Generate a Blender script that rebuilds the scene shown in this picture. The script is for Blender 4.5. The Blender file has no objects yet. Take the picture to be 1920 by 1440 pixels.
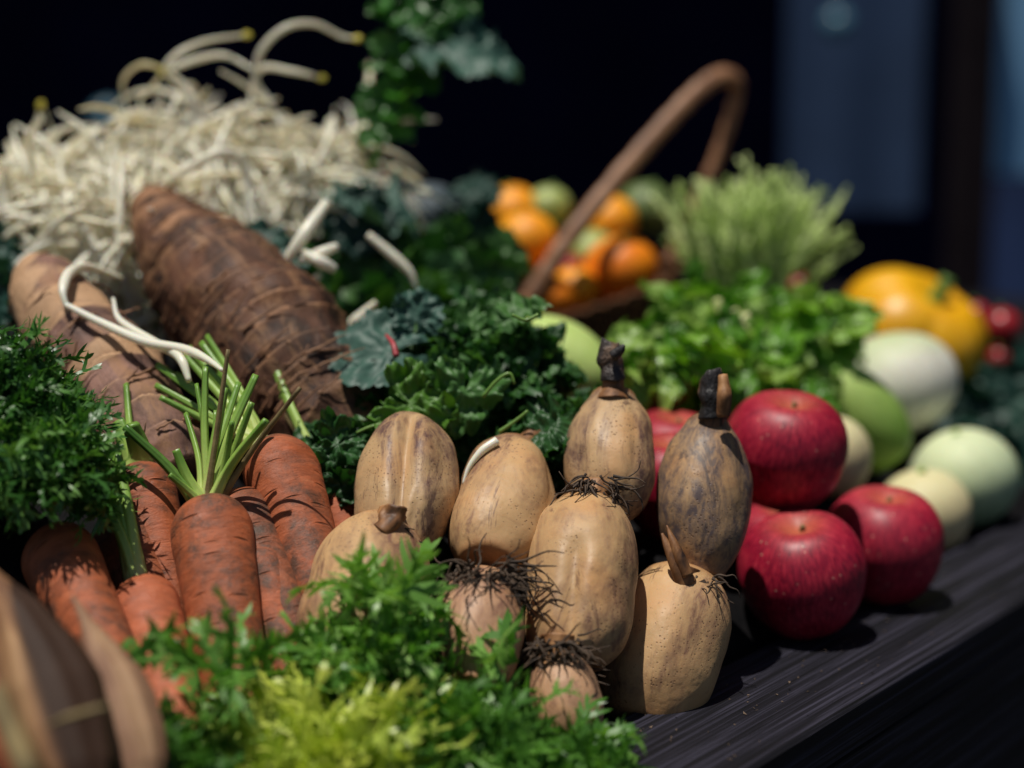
import bpy, math, random
import numpy as np
from mathutils import Vector, Matrix, noise

random.seed(7); rng = np.random.default_rng(7)
S = bpy.context.scene; COL = S.collection
PI = math.pi

# ---------------------------------------------------------------- camera geometry
CH, PITCH, FX = 0.345, math.radians(9.0), 3200.0
FW = Vector((0, math.cos(PITCH), -math.sin(PITCH)))
UP = Vector((0, math.sin(PITCH), math.cos(PITCH)))
CAM = Vector((0, 0, CH))
def P(x, y, d):
    """point seen at photo pixel x,y, d metres in front of the camera"""
    return CAM + d * (FW + Vector((1, 0, 0)) * ((x - 960) / FX) + UP * ((720 - y) / FX))
def px(n, d): return n * d / FX

# ---------------------------------------------------------------- objects
WM = {}
def link(o, parent=None, M=None):
    COL.objects.link(o)
    M = M or Matrix()
    if parent is not None:
        o.parent = parent
        o.matrix_local = WM[parent].inverted() @ M
    else:
        o.matrix_world = M
    WM[o] = M
    return o
def tag(o, label=None, cat=None, group=None, kind=None):
    if label: o['label'] = label
    if cat: o['category'] = cat
    if group: o['group'] = group
    if kind: o['kind'] = kind
    return o
def thing(name, loc, label, cat, group=None):
    o = bpy.data.objects.new(name, None); o.empty_display_size = .02
    link(o, None, Matrix.Translation(Vector(loc)))
    return tag(o, label, cat, group)

class MB:
    """collects vertices, faces and two per-vertex numbers (tint, tone)"""
    def __init__(s): s.v = []; s.f = []; s.a = []; s.b = []; s.n = 0
    def add(s, v, f, a=0.0, b=0.0):
        v = np.asarray(v, float).reshape(-1, 3)
        s.v.append(v)
        s.f.extend([tuple(int(i) + s.n for i in q) for q in f])
        s.a.append(np.broadcast_to(np.asarray(a, float), (len(v),)))
        s.b.append(np.broadcast_to(np.asarray(b, float), (len(v),)))
        s.n += len(v)
        return s
    def build(s, name, mat, parent=None, M=None, smooth=True, world=False):
        v = np.concatenate(s.v)
        M = M or (WM[parent] if parent is not None else Matrix())
        if world:
            Mi = np.array(M.inverted())
            v = v @ Mi[:3, :3].T + Mi[:3, 3]
        me = bpy.data.meshes.new(name)
        me.from_pydata(v.tolist(), [], s.f)
        for nm, arr in (('tint', s.a), ('tone', s.b)):
            at = me.attributes.new(nm, 'FLOAT', 'POINT')
            at.data.foreach_set('value', np.concatenate(arr).astype(np.float32))
        me.materials.append(mat)
        if smooth: me.polygons.foreach_set('use_smooth', [True] * len(me.polygons))
        me.update()
        o = bpy.data.objects.new(name, me)
        return link(o, parent, M)

def axis_frame(A, B, origin=None):
    """z runs from B to A, x faces the camera, y faces right in the picture"""
    z = (A - B).normalized()
    c = (CAM - (A + B) / 2); x = (c - z * c.dot(z)).normalized(); y = z.cross(x)
    M = Matrix((x, y, z)).transposed().to_4x4(); M.translation = origin if origin is not None else (A + B) / 2
    return M

def catmull(pts, n):
    pts = np.asarray(pts, float); k = len(pts)
    if k == 2:
        t = np.linspace(0, 1, n)[:, None]; return pts[0] * (1 - t) + pts[1] * t
    q = np.vstack([2 * pts[0] - pts[1], pts, 2 * pts[-1] - pts[-2]])
    out = []
    for u in np.linspace(0, k - 1 - 1e-6, n):
        i = int(u); t = u - i; p0, p1, p2, p3 = q[i:i + 4]
        out.append(.5 * (2 * p1 + (p2 - p0) * t + (2 * p0 - 5 * p1 + 4 * p2 - p3) * t * t + (3 * p1 - p0 - 3 * p2 + p3) * t ** 3))
    return np.array(out)
def tube(pts, rad, sides=8, n=None, cap=True, wob=None):
    """smooth tube through pts; rad number or list; returns verts, faces, along(0..1)"""
    n = n or max(2, len(pts) * 4)
    p = catmull(pts, n)
    r = np.interp(np.linspace(0, 1, n), np.linspace(0, 1, np.size(rad)), np.atleast_1d(rad)) if np.size(rad) > 1 else np.full(n, float(rad))
    tg = np.gradient(p, axis=0); tg /= np.linalg.norm(tg, axis=1)[:, None] + 1e-12
    ref = np.array([0.3, 0.2, 1.0]) if abs(tg[0] @ np.array([.28, .19, .94])) < .9 else np.array([1.0, .1, 0])
    u = np.cross(tg[0], ref); u /= np.linalg.norm(u)
    V = []
    ang = np.linspace(0, 2 * PI, sides, endpoint=False)
    for i in range(n):
        u = u - tg[i] * (u @ tg[i]); u /= np.linalg.norm(u); w = np.cross(tg[i], u)
        rr = r[i] * (wob(ang, i / (n - 1)) if wob else np.ones(sides))
        V.append(p[i] + (np.cos(ang) * rr)[:, None] * u + (np.sin(ang) * rr)[:, None] * w)
    V = np.concatenate(V); F = []
    for i in range(n - 1):
        for j in range(sides):
            k = (j + 1) % sides
            F.append((i * sides + j, i * sides + k, (i + 1) * sides + k, (i + 1) * sides + j))
    al = np.repeat(np.linspace(0, 1, n), sides)
    if cap:
        F.append(tuple(range(sides))[::-1]); F.append(tuple((n - 1) * sides + j for j in range(sides)))
    return V, F, al
def revolve(R, Z, seg=64, fn=None):
    """surface about z from arrays of radius and height; fn(phi,i,r)->r. Poles closed"""
    n = len(R); ph = np.linspace(0, 2 * PI, seg, endpoint=False); V = []; F = []
    for i in range(n):
        rr = np.full(seg, R[i])
        if fn: rr = fn(ph, i, rr)
        V.append(np.stack([np.cos(ph) * rr, np.sin(ph) * rr, np.full(seg, Z[i])], 1))
    V = np.concatenate(V)
    for i in range(n - 1):
        for j in range(seg):
            k = (j + 1) % seg
            F.append((i * seg + j, i * seg + k, (i + 1) * seg + k, (i + 1) * seg + j))
    F.append(tuple(range(seg))[::-1]); F.append(tuple((n - 1) * seg + j for j in range(seg)))
    return V, F
def nz(v, s, seed=0): return noise.noise(Vector((v[0] * s + seed * 7.3, v[1] * s - seed * 3.1, v[2] * s + seed * 1.7)))
def displace(V, s, amp, seed=0, dirs=None):
    d = np.array([nz(v, s, seed) for v in V]) * amp
    if dirs is None:
        dirs = V / (np.linalg.norm(V, axis=1)[:, None] + 1e-9)
    return V + dirs * d[:, None]
def box(cx, cy, cz, sx, sy, sz, bev=0.0):
    x, y, z = sx / 2, sy / 2, sz / 2; b = bev
    if b <= 0:
        v = [(sx_ * x, sy_ * y, sz_ * z) for sx_ in (-1, 1) for sy_ in (-1, 1) for sz_ in (-1, 1)]
        f = [(0, 1, 3, 2), (4, 6, 7, 5), (0, 4, 5, 1), (2, 3, 7, 6), (0, 2, 6, 4), (1, 5, 7, 3)]
    else:  # bevel the edges that run along x
        pr = [(-y, -z + b), (-y + b, -z), (y - b, -z), (y, -z + b), (y, z - b), (y - b, z), (-y + b, z), (-y, z - b)]
        v = [(-x, a, c) for a, c in pr] + [(x, a, c) for a, c in pr]
        f = [tuple(range(8))[::-1][::-1], tuple(range(15, 7, -1))] + [(i, i + 8, (i + 1) % 8 + 8, (i + 1) % 8) for i in range(8)]
    return np.array(v) + np.array([cx, cy, cz]), f

# ---------------------------------------------------------------- materials
class NM:
    def __init__(s, name):
        s.m = bpy.data.materials.new(name); s.m.use_nodes = True
        s.t = s.m.node_tree; s.t.nodes.clear()
        s.out = s.t.nodes.new('ShaderNodeOutputMaterial')
        s.tc = None
    def n(s, typ, **kw):
        nd = s.t.nodes.new(typ)
        for k, v in kw.items():
            if k.startswith('_'): setattr(nd, k[1:], v)
            else: s.set(nd.inputs[k.replace('__', ' ')], v)
        return nd
    def set(s, sock, v):
        if isinstance(v, bpy.types.NodeSocket): s.t.links.new(v, sock)
        elif v is not None:
            if isinstance(v, (tuple, list)) and len(v) == 3 and sock.type == 'RGBA': v = (*v, 1)
            sock.default_value = v
    def coords(s, scale=(1, 1, 1), rnd=True):
        if s.tc is None:
            s.tc = s.n('ShaderNodeTexCoord').outputs['Object']
            if rnd:
                oi = s.n('ShaderNodeObjectInfo')
                mu = s.n('ShaderNodeVectorMath', _operation='SCALE'); s.set(mu.inputs[0], (7.1, 3.3, 5.7)); s.set(mu.inputs['Scale'], oi.outputs['Random'])
                ad = s.n('ShaderNodeVectorMath', _operation='ADD'); s.set(ad.inputs[0], s.tc); s.set(ad.inputs[1], mu.outputs[0])
                s.tc = ad.outputs[0]
        mp = s.n('ShaderNodeMapping'); s.set(mp.inputs['Vector'], s.tc); mp.inputs['Scale'].default_value = scale
        return mp.outputs[0]
    def noise(s, scale, detail=4, rough=.55, dist=0, sc=(1, 1, 1)):
        return s.n('ShaderNodeTexNoise', Vector=s.coords(sc), Scale=scale, Detail=detail, Roughness=rough, Distortion=dist).outputs['Fac']
    def voro(s, scale, sc=(1, 1, 1), feat='F1', out='Distance'):
        return s.n('ShaderNodeTexVoronoi', _feature=feat, Vector=s.coords(sc), Scale=scale).outputs[out]
    def ramp(s, fac, stops):
        r = s.n('ShaderNodeValToRGB'); s.set(r.inputs[0], fac); e = r.color_ramp.elements
        while len(e) < len(stops): e.new(.5)
        for el, (p, c) in zip(e, stops):
            el.position = p
            el.color = (c, c, c, 1) if isinstance(c, (int, float)) else (*c, 1)
        return r.outputs[0]
    def mix(s, fac, a, b, mode='MIX'):
        m = s.n('ShaderNodeMix', _data_type='RGBA', _blend_type=mode)
        s.set(m.inputs[0], fac); s.set(m.inputs[6], a); s.set(m.inputs[7], b)
        return m.outputs[2]
    def math(s, op, a, b=0.0):
        m = s.n('ShaderNodeMath', _operation=op); s.set(m.inputs[0], a); s.set(m.inputs[1], b); return m.outputs[0]
    def attr(s, name): return s.n('ShaderNodeAttribute', _attribute_name=name).outputs['Fac']
    def bump(s, h, strength=.5, dist=.001, prev=None):
        b = s.n('ShaderNodeBump', Height=h, Strength=strength, Distance=dist)
        if prev is not None: s.set(b.inputs['Normal'], prev)
        return b.outputs[0]
    def princ(s, color, rough=.5, normal=None, sss=0, spec=.5, coat=0, sr=.004):
        p = s.n('ShaderNodeBsdfPrincipled'); s.set(p.inputs['Base Color'], color); s.set(p.inputs['Roughness'], rough)
        p.inputs['Specular IOR Level'].default_value = spec
        if normal is not None: s.set(p.inputs['Normal'], normal)
        if sss:
            p.inputs['Subsurface Weight'].default_value = sss
            p.inputs['Subsurface Radius'].default_value = (1, .5, .25); p.inputs['Subsurface Scale'].default_value = sr
        if coat: p.inputs['Coat Weight'].default_value = coat; p.inputs['Coat Roughness'].default_value = .15
        return p.outputs[0]
    def done(s, shader): s.t.links.new(shader, s.out.inputs[0]); return s.m

def mat_lotus(name, base, patch, lo, hi, spk=.5):
    m = NM(name)
    c = m.ramp(m.noise(22, 3), [(.3, tuple(b * .82 for b in base)), (.7, base)])
    c = m.mix(m.math('MULTIPLY', m.ramp(m.noise(30, 2, .5), [(.5, 0), (.72, 1)]), .4), c, (.60, .28, .10))
    pm = m.ramp(m.noise(19, 9, .66, 1.2, (1, 1, .33)), [(lo, 0), (hi, 1)])
    fine = m.ramp(m.noise(190, 5, .7, .6, (1, 1, .5)), [(.36, .3), (.60, 1)])
    c = m.mix(m.math('MULTIPLY', pm, fine), c, patch)
    scr = m.ramp(m.noise(30, 8, .75, 2.2, (1, 1, .18)), [(.575, 0), (.63, .75)])
    c = m.mix(scr, c, tuple(p * .7 for p in patch))
    v = m.voro(430); sm = m.ramp(m.noise(32, 5, .75), [(.47, 0), (.62, 1)])
    sp = m.math('MULTIPLY', m.ramp(v, [(.17, 1), (.30, 0)]), sm)
    c = m.mix(m.math('MULTIPLY', sp, .85), c, (.075, .032, .018))
    v2 = m.voro(95); sp2 = m.math('MULTIPLY', m.ramp(v2, [(.05, 1), (.16, 0)]), m.ramp(m.noise(60, 4, .7), [(.5, 0), (.58, 1)]))
    c = m.mix(m.math('MULTIPLY', sp2, spk), c, (.05, .022, .014))
    c = m.mix(m.math('MULTIPLY', m.attr('tone'), .8), c, (.30, .13, .045))
    h = m.math('ADD', m.noise(120, 4, .6), m.math('MULTIPLY', sp, -.8))
    nb = m.bump(h, .35, .0012, m.bump(m.noise(38, 3), .5, .003))
    return m.done(m.princ(c, m.ramp(m.noise(40), [(.3, .42), (.7, .6)]), nb, .12, .4))

def mat_carrot(name, base, dirt, lo, hi):
    m = NM(name)
    band = m.noise(42, 6, .65, .3, (1, 1, 3.2))
    c = m.ramp(band, [(.3, tuple(b * .62 for b in base)), (.6, base), (.8, (min(1, base[0] * 1.12), base[1] * 1.5, base[2] * 1.8))])
    pm = m.ramp(m.noise(15, 8, .7, .8, (1, 1, 1.3)), [(lo, 0), (hi, 1)])
    c = m.mix(m.math('MULTIPLY', pm, m.ramp(m.noise(130, 4, .7), [(.32, .15), (.6, .95)])), c, dirt)
    c = m.mix(m.math('MULTIPLY', m.ramp(m.noise(48, 6, .7, .5, (1, 1, 2)), [(.62, 0), (.75, 1)]), .5), c, (.09, .035, .015))
    ln = m.ramp(m.voro(30, (1, 1, 6.0)), [(.05, 1), (.19, 0)])
    c = m.mix(m.math('MULTIPLY', m.math('MULTIPLY', ln, m.ramp(m.noise(25, 3), [(.42, 0), (.56, 1)])), .8), c, (.07, .025, .014))
    c = m.mix(m.math('MULTIPLY', m.attr('tone'), .75), c, (.10, .06, .025))
    h = m.math('SUBTRACT', m.noise(60, 7, .68, .3, (1, 1, 2.6)), m.math('MULTIPLY', ln, .8))
    nb = m.bump(h, .8, .0022, m.bump(m.noise(220, 3), .25, .0006))
    return m.done(m.princ(c, m.ramp(m.noise(60), [(.3, .42), (.7, .68)]), nb, .12, .38))

def mat_leaf(name, stops, rough=.42, trans=.35, heart=None, bumpscale=160, bs=.3, spec=.5, tc=1.25):
    """tint attribute = leaf to leaf colour, tone = pale heart"""
    m = NM(name)
    f = m.math('ADD', m.attr('tint'), m.math('MULTIPLY', m.math('SUBTRACT', m.noise(45, 3), .5), .5))
    c = m.ramp(f, stops)
    if heart: c = m.mix(m.attr('tone'), c, heart)
    nb = m.bump(m.noise(bumpscale, 3), bs, .001)
    p = m.princ(c, rough, nb, 0, spec)
    t = m.n('ShaderNodeBsdfTranslucent'); m.set(t.inputs['Color'], m.mix(1.0, c, (tc * 1.1, tc * 1.2, tc * .55), 'MULTIPLY'))
    x = m.n('ShaderNodeMixShader'); x.inputs[0].default_value = trans
    m.t.links.new(p, x.inputs[1]); m.t.links.new(t.outputs[0], x.inputs[2])
    return m.done(x.outputs[0])

def mat_plain(name, stops, scale=30, rough=.5, sss=0, sc=(1, 1, 1), bs=.3, bd=.001, spec=.5, usetint=False, coat=0):
    m = NM(name)
    f = m.noise(scale, 5, .6, .2, sc)
    if usetint: f = m.math('ADD', m.attr('tint'), m.math('MULTIPLY', m.math('SUBTRACT', f, .5), .6))
    c = m.ramp(f, stops)
    return m.done(m.princ(c, rough, m.bump(m.noise(scale * 4, 3, .6, 0, sc), bs, bd), sss, spec, coat))

MAT = {}
MAT['lotus_clean'] = mat_lotus('lotus_skin_clean', (.56, .345, .165), (.20, .10, .066), .46, .60)
MAT['lotus_pink'] = mat_lotus('lotus_skin_pink', (.54, .31, .175), (.20, .095, .066), .47, .62)
MAT['lotus_patchy'] = mat_lotus('lotus_skin_patchy', (.54, .35, .18), (.125, .065, .055), .43, .54)
MAT['lotus_dark'] = mat_lotus('lotus_skin_dark', (.44, .27, .13), (.095, .068, .066), .39, .52, .8)
MAT['lotus_neck'] = mat_plain('lotus_neck', [(.36, (.03, .014, .009)), (.5, (.20, .085, .03)), (.64, (.42, .21, .085))], 60, .6, sc=(1, 1, .4), bs=.5)
MAT['root_hair'] = mat_plain('root_hair', [(.3, (.018, .012, .009)), (.7, (.10, .06, .035))], 90, .75)
MAT['black_stub'] = mat_plain('black_stub', [(.35, (.008, .008, .009)), (.62, (.025, .02, .02)), (.72, (.16, .08, .045))], 60, .5, sc=(1, 1, .5), bs=.8, bd=.003)
MAT['stub_grey'] = mat_plain('stub_grey', [(.3, (.012, .012, .014)), (.5, (.05, .035, .03)), (.7, (.26, .16, .10))], 60, .55, bs=.8, bd=.003)
MAT['carrot'] = mat_carrot('carrot_skin', (.43, .112, .042), (.085, .042, .027), .46, .58)
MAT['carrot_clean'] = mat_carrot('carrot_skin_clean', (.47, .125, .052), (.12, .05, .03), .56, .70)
MAT['carrot_dirty_shaded'] = mat_carrot('carrot_skin_dirty_shaded', (.34, .095, .038), (.07, .038, .024), .44, .56)

def mat_apple():
    m = NM('apple_skin')
    # streaks run from hollow to hollow: position around the axis only
    sx = m.n('ShaderNodeTexCoord').outputs['Object']
    nr = m.n('ShaderNodeVectorMath', _operation='MULTIPLY'); m.set(nr.inputs[0], sx); m.set(nr.inputs[1], (1, 1, 0.0))
    nn = m.n('ShaderNodeVectorMath', _operation='NORMALIZE'); m.set(nn.inputs[0], nr.outputs[0])
    ad = m.n('ShaderNodeVectorMath', _operation='MULTIPLY_ADD'); m.set(ad.inputs[0], sx); m.set(ad.inputs[1], (9, 9, 9)); m.set(ad.inputs[2], nn.outputs[0])
    oi = m.n('ShaderNodeObjectInfo')
    cb = m.n('ShaderNodeVectorMath', _operation='ADD'); m.set(cb.inputs[0], ad.outputs[0])
    mu = m.n('ShaderNodeVectorMath', _operation='SCALE'); m.set(mu.inputs[0], (9, 4, 6)); m.set(mu.inputs['Scale'], oi.outputs['Random']); m.set(cb.inputs[1], mu.outputs[0])
    st = m.n('ShaderNodeTexNoise', Vector=cb.outputs[0], Scale=16, Detail=5, Roughness=.6).outputs['Fac']
    blot = m.noise(26, 6, .7)
    f = m.math('ADD', m.math('MULTIPLY', st, .65), m.math('MULTIPLY', blot, .35))
    c = m.ramp(f, [(.38, (.14, .002, .017)), (.50, (.31, .007, .030)), (.62, (.47, .030, .054))])
    fl = m.math('MULTIPLY', m.attr('tone'), m.ramp(st, [(.3, .55), (.65, 1)]))
    c = m.mix(m.math('MULTIPLY', fl, .5), c, (.66, .25, .09))
    bl = m.ramp(m.noise(16, 2), [(.45, 0), (.8, .35)])
    c = m.mix(bl, c, (.55, .06, .09))
    v = m.n('ShaderNodeTexVoronoi', Vector=m.coords(), Scale=165); mk = m.ramp(m.noise(70, 2), [(.42, 0), (.55, 1)])
    dots = m.math('MULTIPLY', m.ramp(v.outputs['Distance'], [(.07, 1), (.15, 0)]), mk)
    c = m.mix(m.math('MULTIPLY', dots, .5), c, (.78, .55, .40))
    nb = m.bump(m.noise(40, 4), .12, .001)
    return m.done(m.princ(c, m.ramp(blot, [(.3, .40), (.7, .52)]), nb, .14, .40))
MAT['apple'] = mat_apple()
MAT['petiole'] = mat_plain('petiole', [(.0, (.66, .66, .30)), (.25, (.46, .58, .16)), (.6, (.30, .46, .09)), (1, (.14, .28, .04))], 60, .38, .1, (1, 1, .1), usetint=True)
MAT['petiole_dark'] = mat_plain('petiole_dark', [(0, (.20, .34, .06)), (1, (.05, .14, .018))], 60, .4, sc=(1, 1, .1), usetint=True)
MAT['dry_stalk'] = mat_plain('dry_stalk', [(.3, (.10, .07, .025)), (.7, (.30, .22, .09))], 60, .7)
MAT['endive'] = mat_leaf('endive_leaf', [(.0, (.045, .13, .018)), (.45, (.09, .24, .035)), (.85, (.19, .38, .07)), (1, (.30, .48, .14))], .38, .34, (.62, .66, .11))
MAT['endive_dark'] = mat_leaf('endive_dark_leaf', [(.0, (.022, .080, .016)), (.5, (.055, .17, .030)), (1, (.16, .32, .075))], .36, .28, (.3, .42, .08))
MAT['coriander'] = mat_leaf('coriander_leaf', [(0, (.011, .050, .012)), (.5, (.028, .105, .022)), (1, (.085, .21, .050))], .48, .25, (.10, .24, .025), 260, .55, .5)
MAT['kale'] = mat_leaf('kale_leaf', [(0, (.008, .035, .026)), (.5, (.02, .075, .055)), (1, (.06, .13, .10))], .52, .15, None, 90, .7, .4)
MAT['greens'] = mat_leaf('salad_leaf', [(0, (.035, .13, .010)), (.5, (.12, .31, .018)), (1, (.28, .50, .05))], .42, .35, (.55, .62, .22), 70, .5, .6)
MAT['sprig'] = mat_leaf('sprig_leaf', [(0, (.025, .10, .018)), (.5, (.05, .19, .03)), (1, (.10, .28, .06))], .36, .35, None, 120, .5)
MAT['fennel'] = mat_leaf('feathery_leaf', [(0, (.36, .48, .14)), (.5, (.60, .70, .30)), (1, (.74, .80, .48))], .45, .35, None)
def mat_sprout():
    m = NM('sprout_stem')
    f = m.math('ADD', m.attr('tint'), m.math('MULTIPLY', m.math('SUBTRACT', m.noise(30, 4), .5), .25))
    c = m.ramp(f, [(0, (.97, .93, .80)), (.4, (.94, .88, .68)), (.7, (.86, .76, .44)), (1, (.74, .60, .16))])
    p = m.princ(c, .3, m.bump(m.noise(90, 3), .1, .001), .35, .5, 0, .006)
    t = m.n('ShaderNodeBsdfTranslucent'); m.set(t.inputs['Color'], c)
    x = m.n('ShaderNodeMixShader'); x.inputs[0].default_value = .22
    m.t.links.new(p, x.inputs[1]); m.t.links.new(t.outputs[0], x.inputs[2])
    return m.done(x.outputs[0])
MAT['sprout'] = mat_sprout()
MAT['sprout_tip'] = mat_plain('sprout_head', [(.3, (.55, .46, .035)), (.7, (.75, .66, .10))], 60, .4, .2)
MAT['taro'] = None
MAT['wicker'] = None

def mat_shoot(name, dark, mid, pale, pth):
    m = NM(name)
    c = m.ramp(m.noise(26, 8, .74, .6, (1.1, 1.1, .55)), [(.40, dark), (.52, mid), (.64, tuple(x * 1.6 for x in mid))])
    fib = m.ramp(m.noise(44, 7, .75, .6, (1.3, 1.3, .35)), [(.50, 0), (.62, 1)])
    c = m.mix(m.math('MULTIPLY', fib, .6), c, (.36, .19, .09))
    pm = m.ramp(m.math('ADD', m.noise(11, 4, .6, .8), m.attr('tone')), [(pth, 0), (pth + .06, 1)])
    c = m.mix(pm, c, m.mix(m.noise(35, 5, .6, 0, (.5, .5, 3)), tuple(x * .6 for x in pale), pale))
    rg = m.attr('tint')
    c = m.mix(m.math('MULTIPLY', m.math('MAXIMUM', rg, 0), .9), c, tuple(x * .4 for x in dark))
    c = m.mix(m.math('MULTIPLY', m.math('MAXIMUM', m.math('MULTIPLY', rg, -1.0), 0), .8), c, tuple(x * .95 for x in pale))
    c = m.mix(m.math('MULTIPLY', m.ramp(m.noise(14, 7, .75, 1), [(.58, 0), (.72, 1)]), .7), c, (.018, .010, .008))
    nb = m.bump(m.noise(60, 8, .72, .4, (1.3, 1.3, .5)), .7, .003, m.bump(m.noise(14, 5), .5, .005))
    return m.done(m.princ(c, m.ramp(m.noise(30), [(.3, .45), (.7, .75)]), nb, .03, .35))
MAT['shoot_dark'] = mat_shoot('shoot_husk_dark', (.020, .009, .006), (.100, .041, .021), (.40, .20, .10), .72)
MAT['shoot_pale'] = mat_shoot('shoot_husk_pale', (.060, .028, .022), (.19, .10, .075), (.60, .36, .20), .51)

def mat_wood():
    m = NM('dark_stained_wood')
    g = m.noise(7, 9, .68, .5, (.35, 26, 26)); f = m.noise(14, 6, .72, .2, (.3, 26, 26))
    c = m.ramp(m.math('ADD', m.math('MULTIPLY', g, .45), m.math('MULTIPLY', f, .55)), [(.43, (.003, .003, .004)), (.50, (.008, .0075, .012)), (.58, (.036, .034, .052))])
    nb = m.bump(g, .8, .002, m.bump(f, .6, .001))
    return m.done(m.princ(c, m.ramp(f, [(.3, .6), (.7, .8)]), nb, 0, .18))
MAT['wood'] = mat_wood()
MAT['gap_shade'] = mat_plain('gap_shade_black', [(.3, (.004, .004, .005)), (.7, (.010, .009, .010))], 90, .95, spec=.1)  # near-black for the added sheet, standing in for shade between the vegetables

def mat_wicker(name, a, b, sc):
    m = NM(name)
    w = m.n('ShaderNodeTexWave', Vector=m.coords(sc, ), Scale=1.0, Distortion=1.2, Detail=2)
    w.inputs['Detail Scale'].default_value = 2
    c = m.mix(w.outputs['Fac'], a, b); c = m.mix(m.noise(30, 4), c, tuple(x * .6 for x in b))
    return m.done(m.princ(c, .6, m.bump(w.outputs['Fac'], .8, .003), 0, .3))
MAT['wicker'] = mat_wicker('wicker', (.05, .018, .008), (.20, .085, .035), (60, 60, 60))
MAT['wrap'] = mat_plain('rattan_wrap', [(.3, (.17, .075, .036)), (.7, (.40, .20, .10))], 50, .5)

# ---------------------------------------------------------------- world, sun, camera
w = bpy.data.worlds.new('World'); S.world = w; w.use_nodes = True
nt = w.node_tree; nt.nodes.clear()
sky = nt.nodes.new('ShaderNodeTexSky'); sky.sky_type = 'NISHITA'; sky.sun_disc = False
SUN = Vector((-.20, -.12, 1.0)).normalized()           # towards the sun
el = math.asin(SUN.z); az = math.atan2(SUN.x, SUN.y)
sky.sun_elevation = el; sky.sun_rotation = az
bg = nt.nodes.new('ShaderNodeBackground'); bg.inputs['Strength'].default_value = .05
wo = nt.nodes.new('ShaderNodeOutputWorld'); nt.links.new(sky.outputs[0], bg.inputs[0]); nt.links.new(bg.outputs[0], wo.inputs[0])
sl = bpy.data.lights.new('sun', 'SUN'); sl.energy = 5.0; sl.angle = math.radians(.53); sl.color = (1, .95, .86)
so = bpy.data.objects.new('sun', sl); COL.objects.link(so); so.rotation_euler = SUN.to_track_quat('Z', 'Y').to_euler()
cd = bpy.data.cameras.new('camera'); co = bpy.data.objects.new('camera', cd); COL.objects.link(co)
co.location = CAM; co.rotation_euler = (PI / 2 - PITCH, 0, 0)
cd.sensor_width = 36; cd.lens = 60; cd.clip_start = .02; cd.clip_end = 200
cd.dof.use_dof = True; cd.dof.focus_distance = 1.01; cd.dof.aperture_fstop = 2.35
S.camera = co
S.render.engine = 'CYCLES'
S.view_settings.view_transform = 'Standard'; S.view_settings.look = 'None'; S.view_settings.gamma = 1
S.view_settings.exposure = -.28

# ---------------------------------------------------------------- stall: rail, table, added shade sheet
RD = Vector((.603, .798, 0)).normalized(); RM = Vector((-RD.y, RD.x, 0)); F0 = Vector((.128, .868, 0))
def st(s, t, z=0): return F0 + RD * s + RM * t + Vector((0, 0, z))
def to_st(p): r = Vector((p.x - F0.x, p.y - F0.y, 0)); return r.dot(RD), r.dot(RM)
RR = Matrix((RD, RM, Vector((0, 0, 1)))).transposed().to_4x4()
def rail_frame(s, t, z): M = RR.copy(); M.translation = st(s, t, z); return M
table = thing('stall_table', st(.6, .6, -.8), 'dark stained wooden stall table with a broad plank along its front edge', 'table')
MB().add(*box(0, 0, 0, 3.4, .099, .03, .0022)).build('front_plank', MAT['wood'], table, rail_frame(.7, .0495, -.015), smooth=False)
MB().add(*box(0, 0, 0, 3.4, .022, .16, .002)).build('fascia_board', MAT['wood'], table, rail_frame(.7, .016, -.113), smooth=False)
MB().add(*box(0, 0, 0, 3.38, 1.5, .03)).build('tabletop', MAT['wood'], table, rail_frame(.7, .853, -.075), smooth=False)
for s_, t_ in ((-.95, .12), (2.35, .12), (-.95, 1.55), (2.35, 1.55)):
    MB().add(*box(0, 0, 0, .07, .07, .71)).build('leg', MAT['wood'], table, rail_frame(s_, t_, -.445), smooth=False)

BED = []   # support points (x, y, z): an added dark sheet is fitted under everything
def bed(p, dz): BED.append((p.x, p.y, p.z - dz))

# ---------------------------------------------------------------- apples
def apple(c, r, tilt, label, h=1.0):
    n = 56; R = []; Z = []; T = []
    for i in range(n):
        u = i / (n - 1); th = PI * u       # 0 top, pi bottom
        s_ = math.sin(th); zz = math.cos(th)
        rad = (abs(s_) ** .88) * (1 + .055 * zz)
        z = zz * h
        z -= .26 * math.exp(-(rad / .36) ** 2) * (1 if zz > 0 else -.75)
        R.append(r * rad * (1 if zz > 0 else .985)); Z.append(r * z); T.append(math.exp(-(rad / .34) ** 2) if zz > 0 else math.exp(-(rad / .3) ** 2))
    R, Z, T = R[::-1], Z[::-1], T[::-1]
    ph0 = random.random() * 6
    V, F = revolve(R, Z, 72, lambda ph, i, rr: rr * (1 + .018 * np.cos(5 * ph + ph0) * max(0, min(1, abs(Z[i]) / r)) + .02 * np.cos(ph + ph0 * 2) + .012 * np.cos(2 * ph + ph0)))
    V = displace(V, 22, .0012, ph0)
    M = Matrix.Translation(c) @ Vector(tilt).to_track_quat('Z', 'Y').to_matrix().to_4x4()
    a = MB().add(V, F, 0, np.repeat(T, 72)).build('apple', MAT['apple'], None, M)
    tag(a, label, 'apple', 'red apples stacked on the plank')
    v, f, al = tube([(0, 0, r * .64), (.001, .001, r * .74), (.003, .002, r * .83)], [.0016, .0013, .0018], 8)
    MB().add(v, f).build('stalk', MAT['dry_stalk'], a, M)
    return a
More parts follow.
